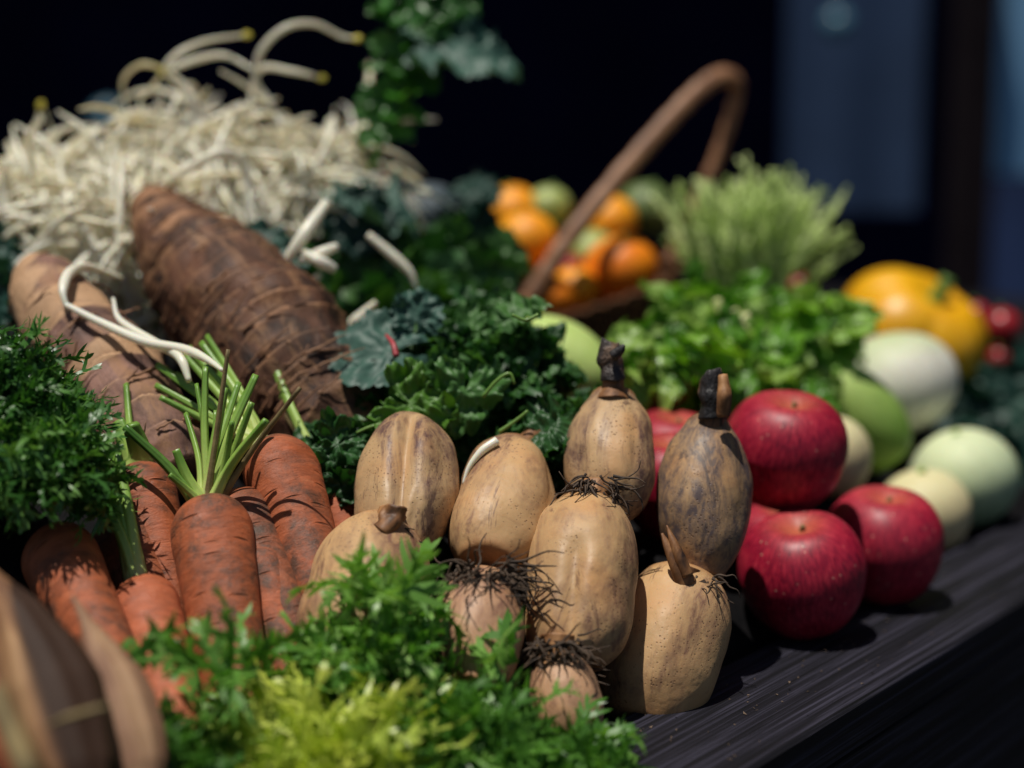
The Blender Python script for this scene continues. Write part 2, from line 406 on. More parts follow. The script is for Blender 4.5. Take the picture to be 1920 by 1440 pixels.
ap = [((1475, 846), 1.175, 116, (.06, -.20, 1), 'topmost red apple of the stack, yellow blush around its stalk hollow'),
      ((1506, 1077), 1.14, 121, (-.16, -.20, 1), 'front red apple on the dark plank with a lotus shadow down its left side'),
      ((1656, 1022), 1.22, 113, (.02, -.12, 1), 'rightmost red apple, resting on the plank in front of the pale yellow turnip'),
      ((1262, 912), 1.165, 104, (-.1, -.1, 1), 'red apple half hidden between two upright lotus roots'),
      ((1262, 872), 1.25, 106, (.1, -.1, 1), 'pinkish apple at the back, only its sunlit top showing above its neighbour'),
      ((1455, 1032), 1.27, 90, (.1, -.1, 1), 'red apple glimpsed in the narrow gap under the topmost apple')]
for (x, y), d, rp, tl, lb in ap:
    c = P(x, y, d); apple(c, px(rp, d), tl, lb)
    if d < 1.16 and y > 900 or y == 1022: continue
    if y > 850: bed(c, px(rp, d) * .93)

# ---------------------------------------------------------------- lotus roots
def lotus_segment(parent, A, B, r, mat, seed, grooves=(), p=2.5, q=2.1, skew=0.0, nk=(.008, .008)):
    """A upper end, B lower end (photo x, y, depth)"""
    A, B = P(*A), P(*B); L = (A - B).length; M = axis_frame(A, B)
    n = 64; seg = 96; t = np.linspace(0, 1, n); t = .5 - .5 * np.cos(PI * t)
    s_ = np.abs(2 * t - 1); R = r * np.clip(1 - s_ ** p, 0, 1) ** (1 / q) * (1 + skew * (t - .5)) + .0012
    R = R + nk[1] * np.exp(-(t / .035) ** 1.3) + nk[0] * np.exp(-((1 - t) / .035) ** 1.3)
    Z = (t - .5) * L
    def fn(ph, i, rr):
        k = 1.0
        for g0, dep, wid, t0, t1 in grooves:
            dphi = (ph - g0 + PI) % (2 * PI) - PI
            env = np.clip(min((t[i] - t0) / .12, (t1 - t[i]) / .12), 0, 1)
            k = k - dep * env * np.exp(-(np.abs(dphi) / wid) ** 1.5) + .12 * dep * env * (np.exp(-((dphi - 1.9 * wid) / wid) ** 2) + np.exp(-((dphi + 1.9 * wid) / wid) ** 2))
        return rr * k
    V, F = revolve(R, Z, seg, fn)
    V = displace(V, 17, .0050, seed); V = displace(V, 36, .0016, seed + 9); V = displace(V, 80, .0006, seed + 3)
    tone = np.repeat(np.clip((s_ - .86) / .14, 0, 1), seg)
    return MB().add(V, F, 0, tone).build('segment', mat, parent, M)
def joint(parent, A, B, r0, r1, mat='lotus_neck', mid=None, name='joint', sides=20, lump=.0012):
    A, B = P(*A), P(*B); M = axis_frame(A, B); L = (A - B).length
    mid = mid or min(r0, r1) * .9
    V, F, al = tube([(0, 0, -L / 2), (0, 0, -L / 6), (0, 0, L / 6), (0, 0, L / 2)], [r1, mid, mid * 1.03, r0], sides, 22)
    V = displace(V, 110, lump, r0 * 900)
    return MB().add(V, F, al).build(name, MAT[mat], parent, M)
def tuft(parent, c, nh, spread, ln, squash=.6, seed=1, name='root_tuft'):
    c = P(*c); r = random.Random(seed); mb = MB()
    for i in range(nh):
        a = r.uniform(0, 2 * PI); p0 = c + Vector((math.cos(a) * spread * r.uniform(.4, 1), -abs(math.sin(a)) * spread * r.uniform(.6, 1.1), r.uniform(-1, 1) * spread * squash))
        d = Vector((math.cos(a + r.uniform(-1.2, 1.2)), -.25 + r.uniform(-.5, .5), r.uniform(-.9, .35))).normalized()
        pts = [p0]; L = ln * r.uniform(.4, 1.0)
        for k in range(4):
            d = (d + Vector((r.uniform(-.6, .6), r.uniform(-.6, .5), r.uniform(-.75, .45)))).normalized()
            pts.append(pts[-1] + d * L / 4)
        v, f, al = tube(pts, [.00075 * r.uniform(.6, 1.5), .0003], 5, 11); mb.add(v, f)
    # dead sheath flakes
    for i in range(nh // 4):
        a = r.uniform(0, 2 * PI); p0 = c + Vector((math.cos(a) * spread * .8, -abs(math.sin(a)) * spread * .8, r.uniform(-1, 1) * spread * squash * .7))
        d1 = Vector((r.uniform(-1, 1), r.uniform(-.5, .2), r.uniform(-.8, .8))) * .007; d2 = Vector((r.uniform(-1, 1), r.uniform(-.4, .4), r.uniform(-1, 1))) * .0025
        v = [p0 - d2, p0 + d2, p0 + d1 + d2 * .8, p0 + d1 * 1.6]
        mb.add(v, [(0, 1, 2, 3)])
    return mb.build(name, MAT['root_hair'], parent, world=True)
GL = 'lotus roots leaning in the middle'
# first chain, left
l1 = thing('lotus_root', P(640, 1200, .96), 'left lotus root with a bruised deeply grooved upper segment, beside the carrots', 'lotus root', GL)
lotus_segment(l1, (776, 792, 1.075), (750, 1042, 1.0), px(92, 1.03), MAT['lotus_patchy'], 1, [(-.12, .20, .20, .05, .97), (.75, .06, .3, .3, 1), (.25, .07, .12, 0, .35)], 2.7, 2.1, 0, (0, .008))
lotus_segment(l1, (715, 990, 1.01), (640, 1260, .93), px(112, .96), MAT['lotus_clean'], 2, [(.9, .05, .3, .2, .9)], 2.7, 2.2)
joint(l1, (737, 960, .992), (712, 1020, .985), px(28, 1), px(40, 1))
joint(l1, (740, 952, .978), (712, 1000, .972), px(23, 1), px(26, 1), 'lotus_neck', px(18, 1), 'sheath_stub', 28, .0065)
tuft(l1, (725, 1000, .985), 26, .013, .018, .5, 3)
# second chain
l2 = thing('lotus_root', P(890, 1260, .97), 'smooth tan lotus root, second from the left, with a pale shoot on its shoulder', 'lotus root', GL)
lotus_segment(l2, (968, 846, 1.085), (912, 1066, 1.0), px(95, 1.04), MAT['lotus_clean'], 5, [(1.0, .07, .3, .2, .9)], 2.7, 2.25, -.12)
lotus_segment(l2, (918, 1078, .985), (880, 1300, .93), px(84, .96), MAT['lotus_pink'], 6, [], 2.4, 2.1)
joint(l2, (922, 1046, 1.018), (914, 1098, .995), px(30, 1), px(40, 1), 'lotus_neck', px(27, 1))
joint(l2, (1006, 812, 1.09), (970, 850, 1.075), px(24, 1), px(36, 1), 'lotus_neck', None, 'cut_stub')
tuft(l2, (915, 1070, .972), 130, .022, .036, .34, 8)
v, f, al = tube([P(932, 826, 1.045), P(904, 845, 1.042), P(880, 875, 1.040), P(868, 908, 1.038)], [.0028, .0026, .0016, .0008], 8, 20)
MB().add(v, f, .1).build('pale_shoot', MAT['sprout'], l2, world=True)
# third chain
l3 = thing('lotus_root', P(1060, 1370, .97), 'tall lotus root of three segments, topped by a grey black cut stem', 'lotus root', GL)
lotus_segment(l3, (1150, 742, 1.095), (1130, 980, 1.05), px(83, 1.07), MAT['lotus_patchy'], 9, [(.55, .035, .12, .1, .9), (-.7, .05, .3, 0, .5)], 2.3, 2.0)
lotus_segment(l3, (1108, 940, 1.035), (1072, 1250, .97), px(103, 1.0), MAT['lotus_clean'], 10, [(-.16, .12, .16, .02, .62), (.9, .05, .35, .2, 1)], 2.9, 2.2)
lotus_segment(l3, (1046, 1222, .965), (1078, 1400, .94), px(64, .955), MAT['lotus_pink'], 11, [], 2.3, 2.0)
joint(l3, (1118, 915, 1.035), (1106, 968, 1.02), px(34, 1), px(44, 1))
joint(l3, (1046, 1192, .96), (1044, 1250, .955), px(32, 1), px(40, 1))
joint(l3, (1150, 690, 1.085), (1149, 752, 1.078), px(25, 1), px(36, 1), 'lotus_neck')
def stub(parent, base, top, r, mat, hook=0, seed=0):
    A, B = P(*top), P(*base); L = (A - B).length; M = axis_frame(A, B)
    V, F, al = tube([(0, 0, -L / 2), (0, 0, -L / 8), (0, -.1 * r, L / 4), (0, hook * r, L / 2)], [r, r * .92, r * .85, r * .72], 18, 26)
    V[:, 2] += np.where(al > .8, 1, 0) * np.array([nz(v, 140, seed) * .008 for v in V])
    V = displace(V, 130, .003, seed)
    return MB().add(V, F, al).build('cut_stem', MAT[mat], parent, M)
stub(l3, (1149, 712, 1.08), (1143, 652, 1.08), px(25, 1.07), 'stub_grey', .3, 4)
v, f, al = tube([P(1150, 668, 1.07), P(1164, 655, 1.068), P(1170, 646, 1.068)], [.004, .003, .0008], 8, 10)
MB().add(v, f).build('hook', MAT['black_stub'], [o for o in l3.children if o.name.startswith('cut_stem')][0], world=True)
tuft(l3, (1118, 922, 1.03), 85, .014, .026, .9, 12)
tuft(l3, (1046, 1212, .955), 70, .014, .024, .5, 13)
for k, (yy, ln) in enumerate(((1253, 60), (1262, 50), (1275, 58))):
    v, f, al = tube([P(1085, yy - 8, .97), P(1110, yy, .965), P(1085 + ln, yy + 4 + 3 * k, .96)], [.0008, .0003], 5, 8)
    MB().add(v, f).build('root', MAT['root_hair'], l3, world=True)
# fourth chain
l4 = thing('lotus_root', P(1200, 1345, 1.03), 'lotus root beside the apples, dark bruised upper segment, charred cut stem and pointed bud', 'lotus root', GL)
lotus_segment(l4, (1328, 796, 1.09), (1310, 1085, 1.05), px(89, 1.07), MAT['lotus_dark'], 15, [(.9, .04, .3, .2, .9)], 2.15, 1.9)
lotus_segment(l4, (1282, 1082, 1.055), (1205, 1365, 1.01), px(108, 1.035), MAT['lotus_clean'], 16, [(-.6, .05, .3, .2, .9)], 3.3, 2.5, .05)
joint(l4, (1283, 1066, 1.035), (1274, 1112, 1.03), px(32, 1), px(42, 1), 'lotus_neck', px(29, 1))
joint(l4, (1335, 776, 1.073), (1331, 850, 1.072), px(26, 1), px(50, 1), 'lotus_neck')
stub(l4, (1336, 785, 1.07), (1338, 705, 1.07), px(27, 1.07), 'black_stub', 0, 9)
v, f, al = tube([P(1356, 780, 1.055), P(1358, 740, 1.052), P(1355, 703, 1.055)], [.0045, .005, .003], 6, 14)
v = displace(v, 150, .002, 5)
MB().add(v, f).build('bark_strip', MAT['lotus_neck'], [o for o in l4.children if o.name.startswith('cut_stem')][0], world=True)
v, f, al = tube([P(1286, 1096, 1.022), P(1270, 1062, 1.02), P(1254, 1030, 1.02), P(1241, 1000, 1.022)], [.0062, .0056, .0046, .0034, .0022, .0007], 16, 30, True, lambda an, t: 1 + .12 * np.cos(3 * an))
MB().add(v, f, al).build('bud', MAT['lotus_neck'], l4, world=True)
v, f, al = tube([P(1288, 1080, 1.018), P(1268, 1030, 1.018), P(1250, 985, 1.022)], [.004, .0038, .0024, .0005], 12, 22)
MB().add(v, f, al).build('bud', MAT['lotus_neck'], l4, world=True)
tuft(l4, (1325, 1095, 1.03), 22, .008, .022, .8, 17)
for q in ((640, 1260, .95, .03), (880, 1280, .96, .028), (1060, 1370, .965, .0), (1205, 1320, 1.04, .0), (770, 980, 1.09, .02), (930, 1000, 1.1, .02), (1140, 980, 1.12, .03)):
    bed(P(*q[:3]), q[3])

# ---------------------------------------------------------------- carrots
GC = 'carrots heaped on the left'
def carrot(crown, tip, rp, label, mat='carrot', stems=(), seed=0, end=.62, smat='petiole', srad=.0017, group=GC):
    A, B = P(*crown), P(*tip); L = (A - B).length; r = px(rp, crown[2]); M = axis_frame(A, B, A)
    n = 90; seg = 72; s_ = np.linspace(0, 1, n) ** 1.25; R = []; Z = []
    k0 = r * 1.15
    for s in s_:
        z = -s * L
        a = min(1, -z / k0)
        shoulder = (1 - (1 - a) ** 2.3) ** .5
        b = min(1, (1 - s) * L / (r * 1.6)); endcap = math.sqrt(max(0, 1 - (1 - b) ** 2))
        R.append(r * (shoulder * (1 - (1 - end) * s) * endcap) + .0006)
        Z.append(z - .0035 * math.exp(-(R[-1] / (r * .30)) ** 2) * (1 if s < .1 else 0))
    rnd = random.Random(seed); rings = [(rnd.random(), rnd.uniform(0, 6.28), rnd.uniform(.2, .8), rnd.uniform(.006, .022)) for _ in range(34)]
    def fn(ph, i, rr):
        k = 1 + .02 * np.cos(2 * ph + seed) + .015 * np.cos(3 * ph + seed * 2)
        for s0, p0, wd, dp in rings:
            e = math.exp(-((s_[i] - s0) / .0055) ** 2)
            if e > .01:
                dphi = (ph - p0 + PI) % (2 * PI) - PI
                k = k - dp * e * np.exp(-(dphi / wd) ** 2)
        return rr * k
    V, F = revolve(R[::-1], Z[::-1], seg, lambda ph, i, rr: fn(ph, n - 1 - i, rr))
    V = displace(V, 30, .0022, seed); V = displace(V, 120, .0005, seed + 1)
    tone = np.repeat(np.clip(1 - s_[::-1] * L / (r * .42), 0, 1), seg)
    o = MB().add(V, F, 0, tone).build('carrot', MAT[mat], None, M)
    tag(o, label, 'carrot', group)
    for i, sp in enumerate(stems):
        tx, ty, dd = sp[0], sp[1], sp[2] if len(sp) > 2 else 0
        rad = sp[3] if len(sp) > 3 else srad
        mt = sp[4] if len(sp) > 4 else smat
        bx = crown[0] + (tx - crown[0]) * .05 + rnd.uniform(-9, 9); by = crown[1] + 12
        mx, my = bx + (tx - bx) * .45 + rnd.uniform(-11, 11), by + (ty - by) * .5
        pts = [P(bx, by, crown[2]), P(mx, my, crown[2] + dd * .4), P(tx, ty, crown[2] + dd)]
        gp = rnd.uniform(0, 6)
        v, f, al = tube(pts, [rad * 1.7, rad * 1.15, rad, rad * .8], 14, 22, True, lambda an, t: (1 + .16 * np.cos(5 * an + gp)) * (1 - .25 * np.cos(2 * an)))
        MB().add(v, f, np.clip(al * 1.15, 0, 1)).build('stem', MAT[mt], o, world=True)
    return o
carrot((387, 942, 1.0), (458, 1400, .90), 79, 'biggest carrot in front, upright and dirty, with a fan of cut green stems', 'carrot',
       [(385, 688, .02), (422, 727, .01, .002), (448, 717, .03), (480, 703, .02, .0021), (473, 755, -.01), (500, 788, -.02, .0021), (348, 775, .03, .0017), (330, 843, .0, .0022), (405, 770, .02, .0015), (460, 735, .04, .0014), (436, 790, -.015, .0016), (368, 720, .03, .0014), (234, 800, .0, .0022, 'petiole_dark'), (318, 890, -.01), (563, 727, -.02, .0012, 'dry_stalk'), (428, 655, -.005, .0011, 'dry_stalk')], 11)
carrot((258, 878, 1.04), (335, 1210, .97), 66, 'carrot behind the biggest one on its left, thick pale stem stubs on the crown', 'carrot',
       [(222, 790, .01, .0042), (246, 795, -.01, .0048), (236, 720, .03, .002)], 12)
carrot((510, 832, 1.055), (635, 1220, .96), 74, 'fat carrot right of the fan of stems, its own long stems leaning left', 'carrot',
       [(388, 630, .06, .0019), (377, 642, .04, .0020), (354, 652, .06, .0022), (294, 684, .03, .0022), (292, 722, .02, .0020), (345, 665, .05, .0018), (300, 745, .0, .0017), (410, 700, .04, .0015), (330, 700, .03, .0015)], 13)
carrot((440, 930, 1.03), (575, 1240, .95), 66, 'dirty brown carrot squeezed directly behind the biggest one on its right', 'carrot_dirty_shaded', [], 14)
carrot((480, 1030, 1.0), (570, 1340, .93), 58, 'small carrot low between the biggest carrot and the left lotus root', 'carrot', [], 15)
carrot((222, 972, 1.02), (312, 1260, .95), 74, 'dirty shaded carrot behind the stem of the small front carrot', 'carrot_dirty_shaded', [], 16)
carrot((262, 1098, .965), (345, 1420, .87), 66, 'clean front carrot with two tall straight stems, just above the garlic', 'carrot_clean',
       [(200, 858, .03, .0030), (216, 848, .03, .0034), (190, 925, .01, .0024)], 17)
carrot((92, 1010, .975), (235, 1290, .89), 76, 'carrot at the far left under the dark frilly greens', 'carrot', [], 18)
carrot((610, 872, 1.085), (690, 1120, 1.03), 40, 'carrot mostly hidden behind the left lotus root, two bare green stems rising', 'carrot_clean',
       [(497, 642, .05, .0022), (478, 650, .06, .0020), (510, 735, .04, .0014, 'dry_stalk')], 19)
carrot((-22, 1110, .85), (40, 1470, .78), 62, 'dark blurred carrot cut off by the left edge, behind the garlic', 'carrot_dirty_shaded', [], 20)  # dirtier, darker skin picked here to stand in for shade
for q in ((300, 1120, .98, .06), (400, 1300, .92, .05), (520, 1100, 1.02, .06), (150, 1200, .93, .06), (600, 1000, 1.08, .06), (30, 1300, .82, .05)):
    bed(P(*q[:3]), q[3])

# ---------------------------------------------------------------- garlic
def mat_garlic(name, hi, mid, dk):
    m = NM(name)
    st_ = m.noise(40, 6, .6, .3, (2.2, 2.2, .10))
    c = m.ramp(m.math('ADD', m.math('MULTIPLY', st_, .6), m.math('MULTIPLY', m.noise(14, 3), .4)), [(.34, dk), (.5, mid), (.64, hi)])
    c = m.mix(m.attr('tone'), c, m.mix(st_, (.018, .008, .005), (.060, .028, .015)))
    return m.done(m.princ(c, .68, m.bump(st_, .5, .0015), .12, .25))
MAT['garlic'] = mat_garlic('garlic_skin', (.44, .27, .135), (.25, .13, .06), (.10, .042, .022))
MAT['garlic_pink'] = mat_garlic('garlic_skin_pink', (.36, .22, .125), (.22, .115, .07), (.10, .042, .030))
def clove(tip, base, r, bend, label, mat, seed, flat=.75, brown=None):
    A, B = P(*tip), P(*base); L = (A - B).length; M = axis_frame(A, B)
    n = 60; seg = 56; t = np.linspace(0, 1, n)
    R = r * np.interp(t, [0, .04, .12, .25, .40, .55, .68, .78, .86, .93, 1], [.15, .5, .80, .98, 1.0, .86, .62, .36, .19, .12, .05])
    V, F = revolve(R, (t - .5) * L, seg, lambda ph, i, rr: rr * (1 - .14 * np.abs(np.cos(1.5 * (ph - .5))) + .03 * np.cos(9 * ph + seed)))
    tt = np.repeat(t, seg); V[:, 0] *= flat
    V[:, 1] += bend * L * (np.clip(tt - .35, 0, 1) ** 2)
    V = displace(V, 40, .0016, seed)
    phv = np.arctan2(V[:, 1], V[:, 0])
    tone = np.zeros(len(V)) if brown is None else np.clip((phv - brown[0]) / .12, 0, 1) * np.clip((brown[1] - phv) / .15, 0, 1) * np.clip((.84 - tt) / .05, 0, 1)
    o = MB().add(V, F, 0, tone).build('garlic_clove', MAT[mat], None, M)
    return tag(o, label, 'garlic', 'garlic cloves at the lower left')
clove((-8, 1000, .84), (165, 1520, .76), px(96, .80), -.20, 'large garlic clove at lower left with a torn skin showing its dark brown side', 'garlic', 3, .8, (-.35, 2.4))
clove((160, 1108, .85), (275, 1490, .79), px(66, .82), -.14, 'smaller pinkish garlic clove right of the large one, half sunk in the frilly leaves', 'garlic_pink', 5, .8)
st1 = MB()
v, f, al = tube([P(90, 1360, .735), P(130, 1345, .73), P(190, 1328, .73), P(205, 1326, .732)], [.0006, .0018, .0016, .0006], 6, 14); st1.add(v, f)
tag(st1.build('dry_leaf_scrap', MAT['dry_stalk'], None, Matrix.Translation(P(140, 1345, .73)), world=True), 'thin dry straw scrap lying across the large garlic clove', 'straw')
st2 = MB(); v, f, al = tube([P(-10, 1290, .70), P(20, 1370, .69), P(60, 1460, .68)], [.004, .005, .005], 8, 14); st2.add(v, f)
tag(st2.build('dry_stalk', MAT['dry_stalk'], None, Matrix.Translation(P(20, 1370, .69)), world=True), 'tan dry stalk leaning in the bottom left corner', 'stalk')
for q in ((120, 1440, .80, .03), (270, 1420, .82, .03), (600, 1520, .89, .05), (950, 1480, .92, .05)): bed(P(*q[:3]), q[3])

# ---------------------------------------------------------------- frilly leaves
def frond(mb, base, d, up, L, wd, r, tint, tone, curl):
    """feathery leaf: midrib with toothed lobes on both sides"""
    d = d.normalized(); side = d.cross(up)
    if side.length < 1e-3: side = d.cross(Vector((.3, .7, .2)))
    side.normalize(); nrm = side.cross(d).normalized()
    n = 7; c = []; cur = Vector(base); dd = d.copy(); nn = nrm.copy(); fr = []
    tw = r.uniform(-.5, .5); bend = curl * r.uniform(.4, 1.3)
    for i in range(n + 1):
        fr.append((cur.copy(), dd.copy(), nn.copy()))
        q = Matrix.Rotation(bend / n, 3, side); dd = q @ dd; nn = q @ nn
        q = Matrix.Rotation(tw / n, 3, dd); nn = q @ nn
        cur = cur + dd * (L / n)
    V = []; F = []
    mw = wd * .15
    for i, (p, t, u) in enumerate(fr):
        s = t.cross(u); k = mw * (1.4 - i / n)
        V += [p - s * k, p + s * k]
    for i in range(n): F.append((2 * i, 2 * i + 1, 2 * i + 3, 2 * i + 2))
    for i in range(1, n + 1):
        p, t, u = fr[i]; s = t.cross(u); frac = i / n
        for sg in (-1, 1):
            if r.random() < .22: continue
            ll = wd * (.30 + .62 * math.sin(PI * min(1, frac * .95)) + (0.25 if i == n else 0)) * r.uniform(.4, 1.4)
            an = r.uniform(.35, 1.25) if i < n else r.uniform(.15, .5)
            dirv = t * math.cos(an) + s * sg * math.sin(an)
            per = dirv.cross(u).normalized(); w0 = wd * .085 * r.uniform(.7, 1.4)
            c1 = r.uniform(-1.5, 1.1); k3 = r.uniform(-.5, .7)
            b = p
            m1 = b + dirv * ll * .45 + u * ll * .12 * c1
            m2 = b + dirv * ll * .78 + u * ll * .35 * c1 + t * ll * .12 * k3
            tp = b + dirv * ll + u * ll * .62 * c1 + t * ll * .34 * k3
            k = len(V)
            V += [b - per * w0, b + per * w0, m1 - per * w0 * 1.15, m1 + per * w0 * 1.15, m2 - per * w0 * .8, m2 + per * w0 * .8, tp]
            F += [(k, k + 1, k + 3, k + 2), (k + 2, k + 3, k + 5, k + 4), (k + 4, k + 5, k + 6)]
            # side tooth
            if r.random() < .75:
                s2 = per * r.choice((-1, 1)); k2 = len(V); q = m1 + s2 * w0
                V += [q + dirv * ll * .14, q + s2 * ll * .28 + dirv * ll * .34 + u * ll * .12 * r.uniform(-1, 1), q - dirv * ll * .07]
                F += [(k2, k2 + 1, k2 + 2)]
    mb.add([tuple(x) for x in V], F, tint, tone)
def mound_leaves(mb, c, rx, ry, rz, count, L, wd, seed, tint=(.1, .8), curl=1.2, heart=None, hs=0, top=-.15, upb=.4):
    r = random.Random(seed)
    for i in range(count):
        while True:
            dv = Vector((r.gauss(0, 1), r.gauss(0, 1), r.gauss(0, 1))).normalized()
            if dv.z > top and dv.y < .75: break
        dep = r.uniform(.55, 1.0)
        p = c + Vector((dv.x * rx, dv.y * ry, dv.z * rz)) * dep
        out = Vector((dv.x / rx, dv.y / ry, dv.z / rz)).normalized()
        d = out * r.uniform(.2, 1) + Vector((r.uniform(-1, 1), r.uniform(-1, 1), r.uniform(-.6, 1) * .8 + upb)) * .8
        l = L * r.uniform(.6, 1.25)
        p0 = p - d.normalized() * l * .45
        tn = r.uniform(*tint)
        to = 0
        if heart is not None:
            to = max(0, 1 - (p - heart).length / hs); to = min(1, to * 1.5) * r.uniform(.6, 1)
        frond(mb, p0, d, out + Vector((r.uniform(-.7, .7), r.uniform(-.7, .7), r.uniform(-.7, .7))), l, wd * r.uniform(.75, 1.2), r, tn, to, curl * r.choice((-1, 1, 1)))
def endive(name, base, label, spec, mat, heart=None, hs=0, hcount=0):
    t = thing(name, base, label, 'frilly salad')
    mb = MB()
    for i, (x, y, d, rx, ry, rz, cnt, L, wd, tint) in enumerate(spec):
        mound_leaves(mb, P(x, y, d), rx, ry, rz, cnt, L, wd, 100 + i + int(x), tint, 2.1, heart, hs)
    mb.build('outer_leaves', MAT[mat], t, world=True)
    if hcount:
        mb = MB(); mound_leaves(mb, heart - Vector((0, -.01, .012)), .05, .045, .042, hcount, .045, .013, 55, (.6, 1), 1.4, heart, .09)
        mb.build('heart_leaves', MAT[mat], t, world=True)
    return t
HEART = P(600, 1420, .86)
endive('curly_endive', P(620, 1480, .8), 'bright frilly endive head with a yellow heart, in front of the lotus roots', [
    (605, 1520, .885, .115, .06, .052, 651, 0.0352, 0.0136, (.15, .9)),
    (690, 1255, .915, .034, .025, .022, 124, 0.0368, 0.0160, (.4, 1)),
    (800, 1380, .91, .060, .05, .028, 232, 0.0336, 0.0136, (.1, .8)),
    (985, 1460, .90, .048, .05, .024, 170, 0.0320, 0.0136, (.1, .7)),
    (400, 1480, .865, .066, .05, .030, 201, 0.0336, 0.0128, (.05, .7)),
    (560, 1345, .915, .045, .03, .018, 108, 0.0336, 0.0136, (.3, .9)),
    (690, 1105, .915, .010, .008, .006, 6, 0.0414, 0.0202, (.6, 1)), (760, 1120, .915, .010, .008, .006, 6, 0.0414, 0.0202, (.5, 1)),
    (930, 1225, .915, .012, .008, .006, 5, 0.0368, 0.0184, (.4, .9)), (1120, 1405, .90, .016, .012, .004, 11, 0.0368, 0.0166, (.3, .8)),
    (420, 1235, .86, .016, .01, .008, 11, 0.0368, 0.0166, (.3, .8)), (275, 1225, .86, .008, .01, .004, 3, 0.0331, 0.0138, (.2, .6)),
    (230, 1480, .83, .05, .03, .024, 124, 0.0336, 0.0128, (.0, .5))], 'endive', HEART, .058, 110)
endive('curly_endive', P(60, 1000, .95), 'dark green frilly endive heap at the left edge above the carrots', [
    (-5, 775, .98, .032, .04, .047, 356, 0.0304, 0.0112, (.0, .8)),
    (85, 895, .955, .030, .035, .032, 325, 0.0272, 0.0104, (.25, 1)),
    (-40, 900, .96, .038, .04, .040, 186, 0.0304, 0.0104, (.0, .7)),
    (95, 800, .985, .020, .03, .026, 124, 0.0272, 0.0104, (.1, .9)),
    (175, 940, .965, .012, .02, .018, 46, 0.0256, 0.0096, (.2, .9))], 'endive_dark')
for q in ((60, 960, .97, .02), (-60, 800, 1.0, .03)): bed(P(*q[:3]), q[3])

# ---------------------------------------------------------------- bamboo shoots / taro
def shoot(tip, base, r, label, mat, seed, rings, prof, fibres, pale_end=.0, dents=0):
    A, B = P(*tip), P(*base); L = (A - B).length; M = axis_frame(A, B)
    n = 200; seg = 96; t = np.linspace(0, 1, n)
    R0 = r * np.interp(t, prof[0], prof[1])
    rnd = random.Random(seed)
    pos = np.sort(np.array([(i + rnd.uniform(-.22, .22)) / rings for i in range(1, rings)]))
    ph = np.linspace(0, 2 * PI, seg, endpoint=False)
    V = []; T = []; 
    off = [rnd.uniform(0, 6) for _ in pos]
    for i in range(n):
        k = np.ones(seg); tt = np.zeros(seg)
        tl = t[i] + .010 * np.sin(ph * 2 + seed) + .006 * np.sin(ph * 3 + 2 * seed)
        for j, q in enumerate(pos):
            x = tl - q - .004 * np.sin(5 * ph + off[j])
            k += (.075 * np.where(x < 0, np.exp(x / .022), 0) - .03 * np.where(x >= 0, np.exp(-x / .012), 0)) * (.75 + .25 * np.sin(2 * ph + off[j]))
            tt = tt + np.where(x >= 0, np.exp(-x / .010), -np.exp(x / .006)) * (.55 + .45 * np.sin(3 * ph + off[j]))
        rr = R0[i] * k
        V.append(np.stack([np.cos(ph) * rr, np.sin(ph) * rr, np.full(seg, (t[i] - .5) * L)], 1)); T.append(tt)
    V = np.concatenate(V); T = np.concatenate(T); F = []
    bandtone = np.array([rnd.uniform(-.22, .22) for _ in range(rings + 1)])[np.searchsorted(pos, t)]
    for i in range(n - 1):
        for j in range(seg):
            k = (j + 1) % seg; F.append((i * seg + j, i * seg + k, (i + 1) * seg + k, (i + 1) * seg + j))
    F.append(tuple(range(seg))[::-1]); F.append(tuple((n - 1) * seg + j for j in range(seg)))
    V = displace(V, 16, .008, seed); V = displace(V, 45, .0028, seed + 1)
    tone = np.repeat(np.interp(t, [0, .6, .8, 1], [-.18, pale_end * .15, pale_end * .6, pale_end]) + bandtone * (1.0 if seed == 5 else .35), seg)
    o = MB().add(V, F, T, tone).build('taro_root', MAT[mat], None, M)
    tag(o, label, 'taro', 'big brown taro roots')
    for i in range(fibres):     # torn husk fibres following the rings
        q = rnd.choice(list(pos)); a0 = rnd.uniform(-1.6, 1.6); da = rnd.uniform(.25, .8)
        pts = []; lift = rnd.uniform(-.002, .012)
        for k in range(6):
            a = a0 + da * k / 5; zz = (q + rnd.uniform(-.004, .004) + .010 * math.sin(a * 2 + seed) - .5) * L
            rr = r * float(np.interp(q, prof[0], prof[1])) * 1.035 + lift * (k / 5) ** 2 + .001
            pts.append((math.cos(a) * rr, math.sin(a) * rr, zz))
        v, f, al = tube(pts, [.0010, .0008, .0003], 5, 14); MB().add(v, f).build('fibre', MAT['fibre'], o, M)
    return o
MAT['fibre'] = mat_plain('husk_fibre', [(.3, (.12, .05, .025)), (.7, (.36, .19, .10))], 60, .7)
PR = ([0, .06, .2, .38, .55, .7, .82, .91, .97, 1], [.55, .78, .95, 1.0, .94, .78, .60, .46, .34, .14])
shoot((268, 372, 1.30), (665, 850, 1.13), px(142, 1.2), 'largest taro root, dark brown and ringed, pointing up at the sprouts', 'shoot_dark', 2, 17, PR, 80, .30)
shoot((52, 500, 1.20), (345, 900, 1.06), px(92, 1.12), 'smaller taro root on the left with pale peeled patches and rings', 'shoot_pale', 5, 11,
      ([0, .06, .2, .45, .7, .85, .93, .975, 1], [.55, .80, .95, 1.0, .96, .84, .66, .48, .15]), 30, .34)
for q in ((450, 640, 1.22, .06), (640, 830, 1.14, .04), (200, 700, 1.13, .06), (320, 880, 1.07, .03)): bed(P(*q[:3]), q[3])

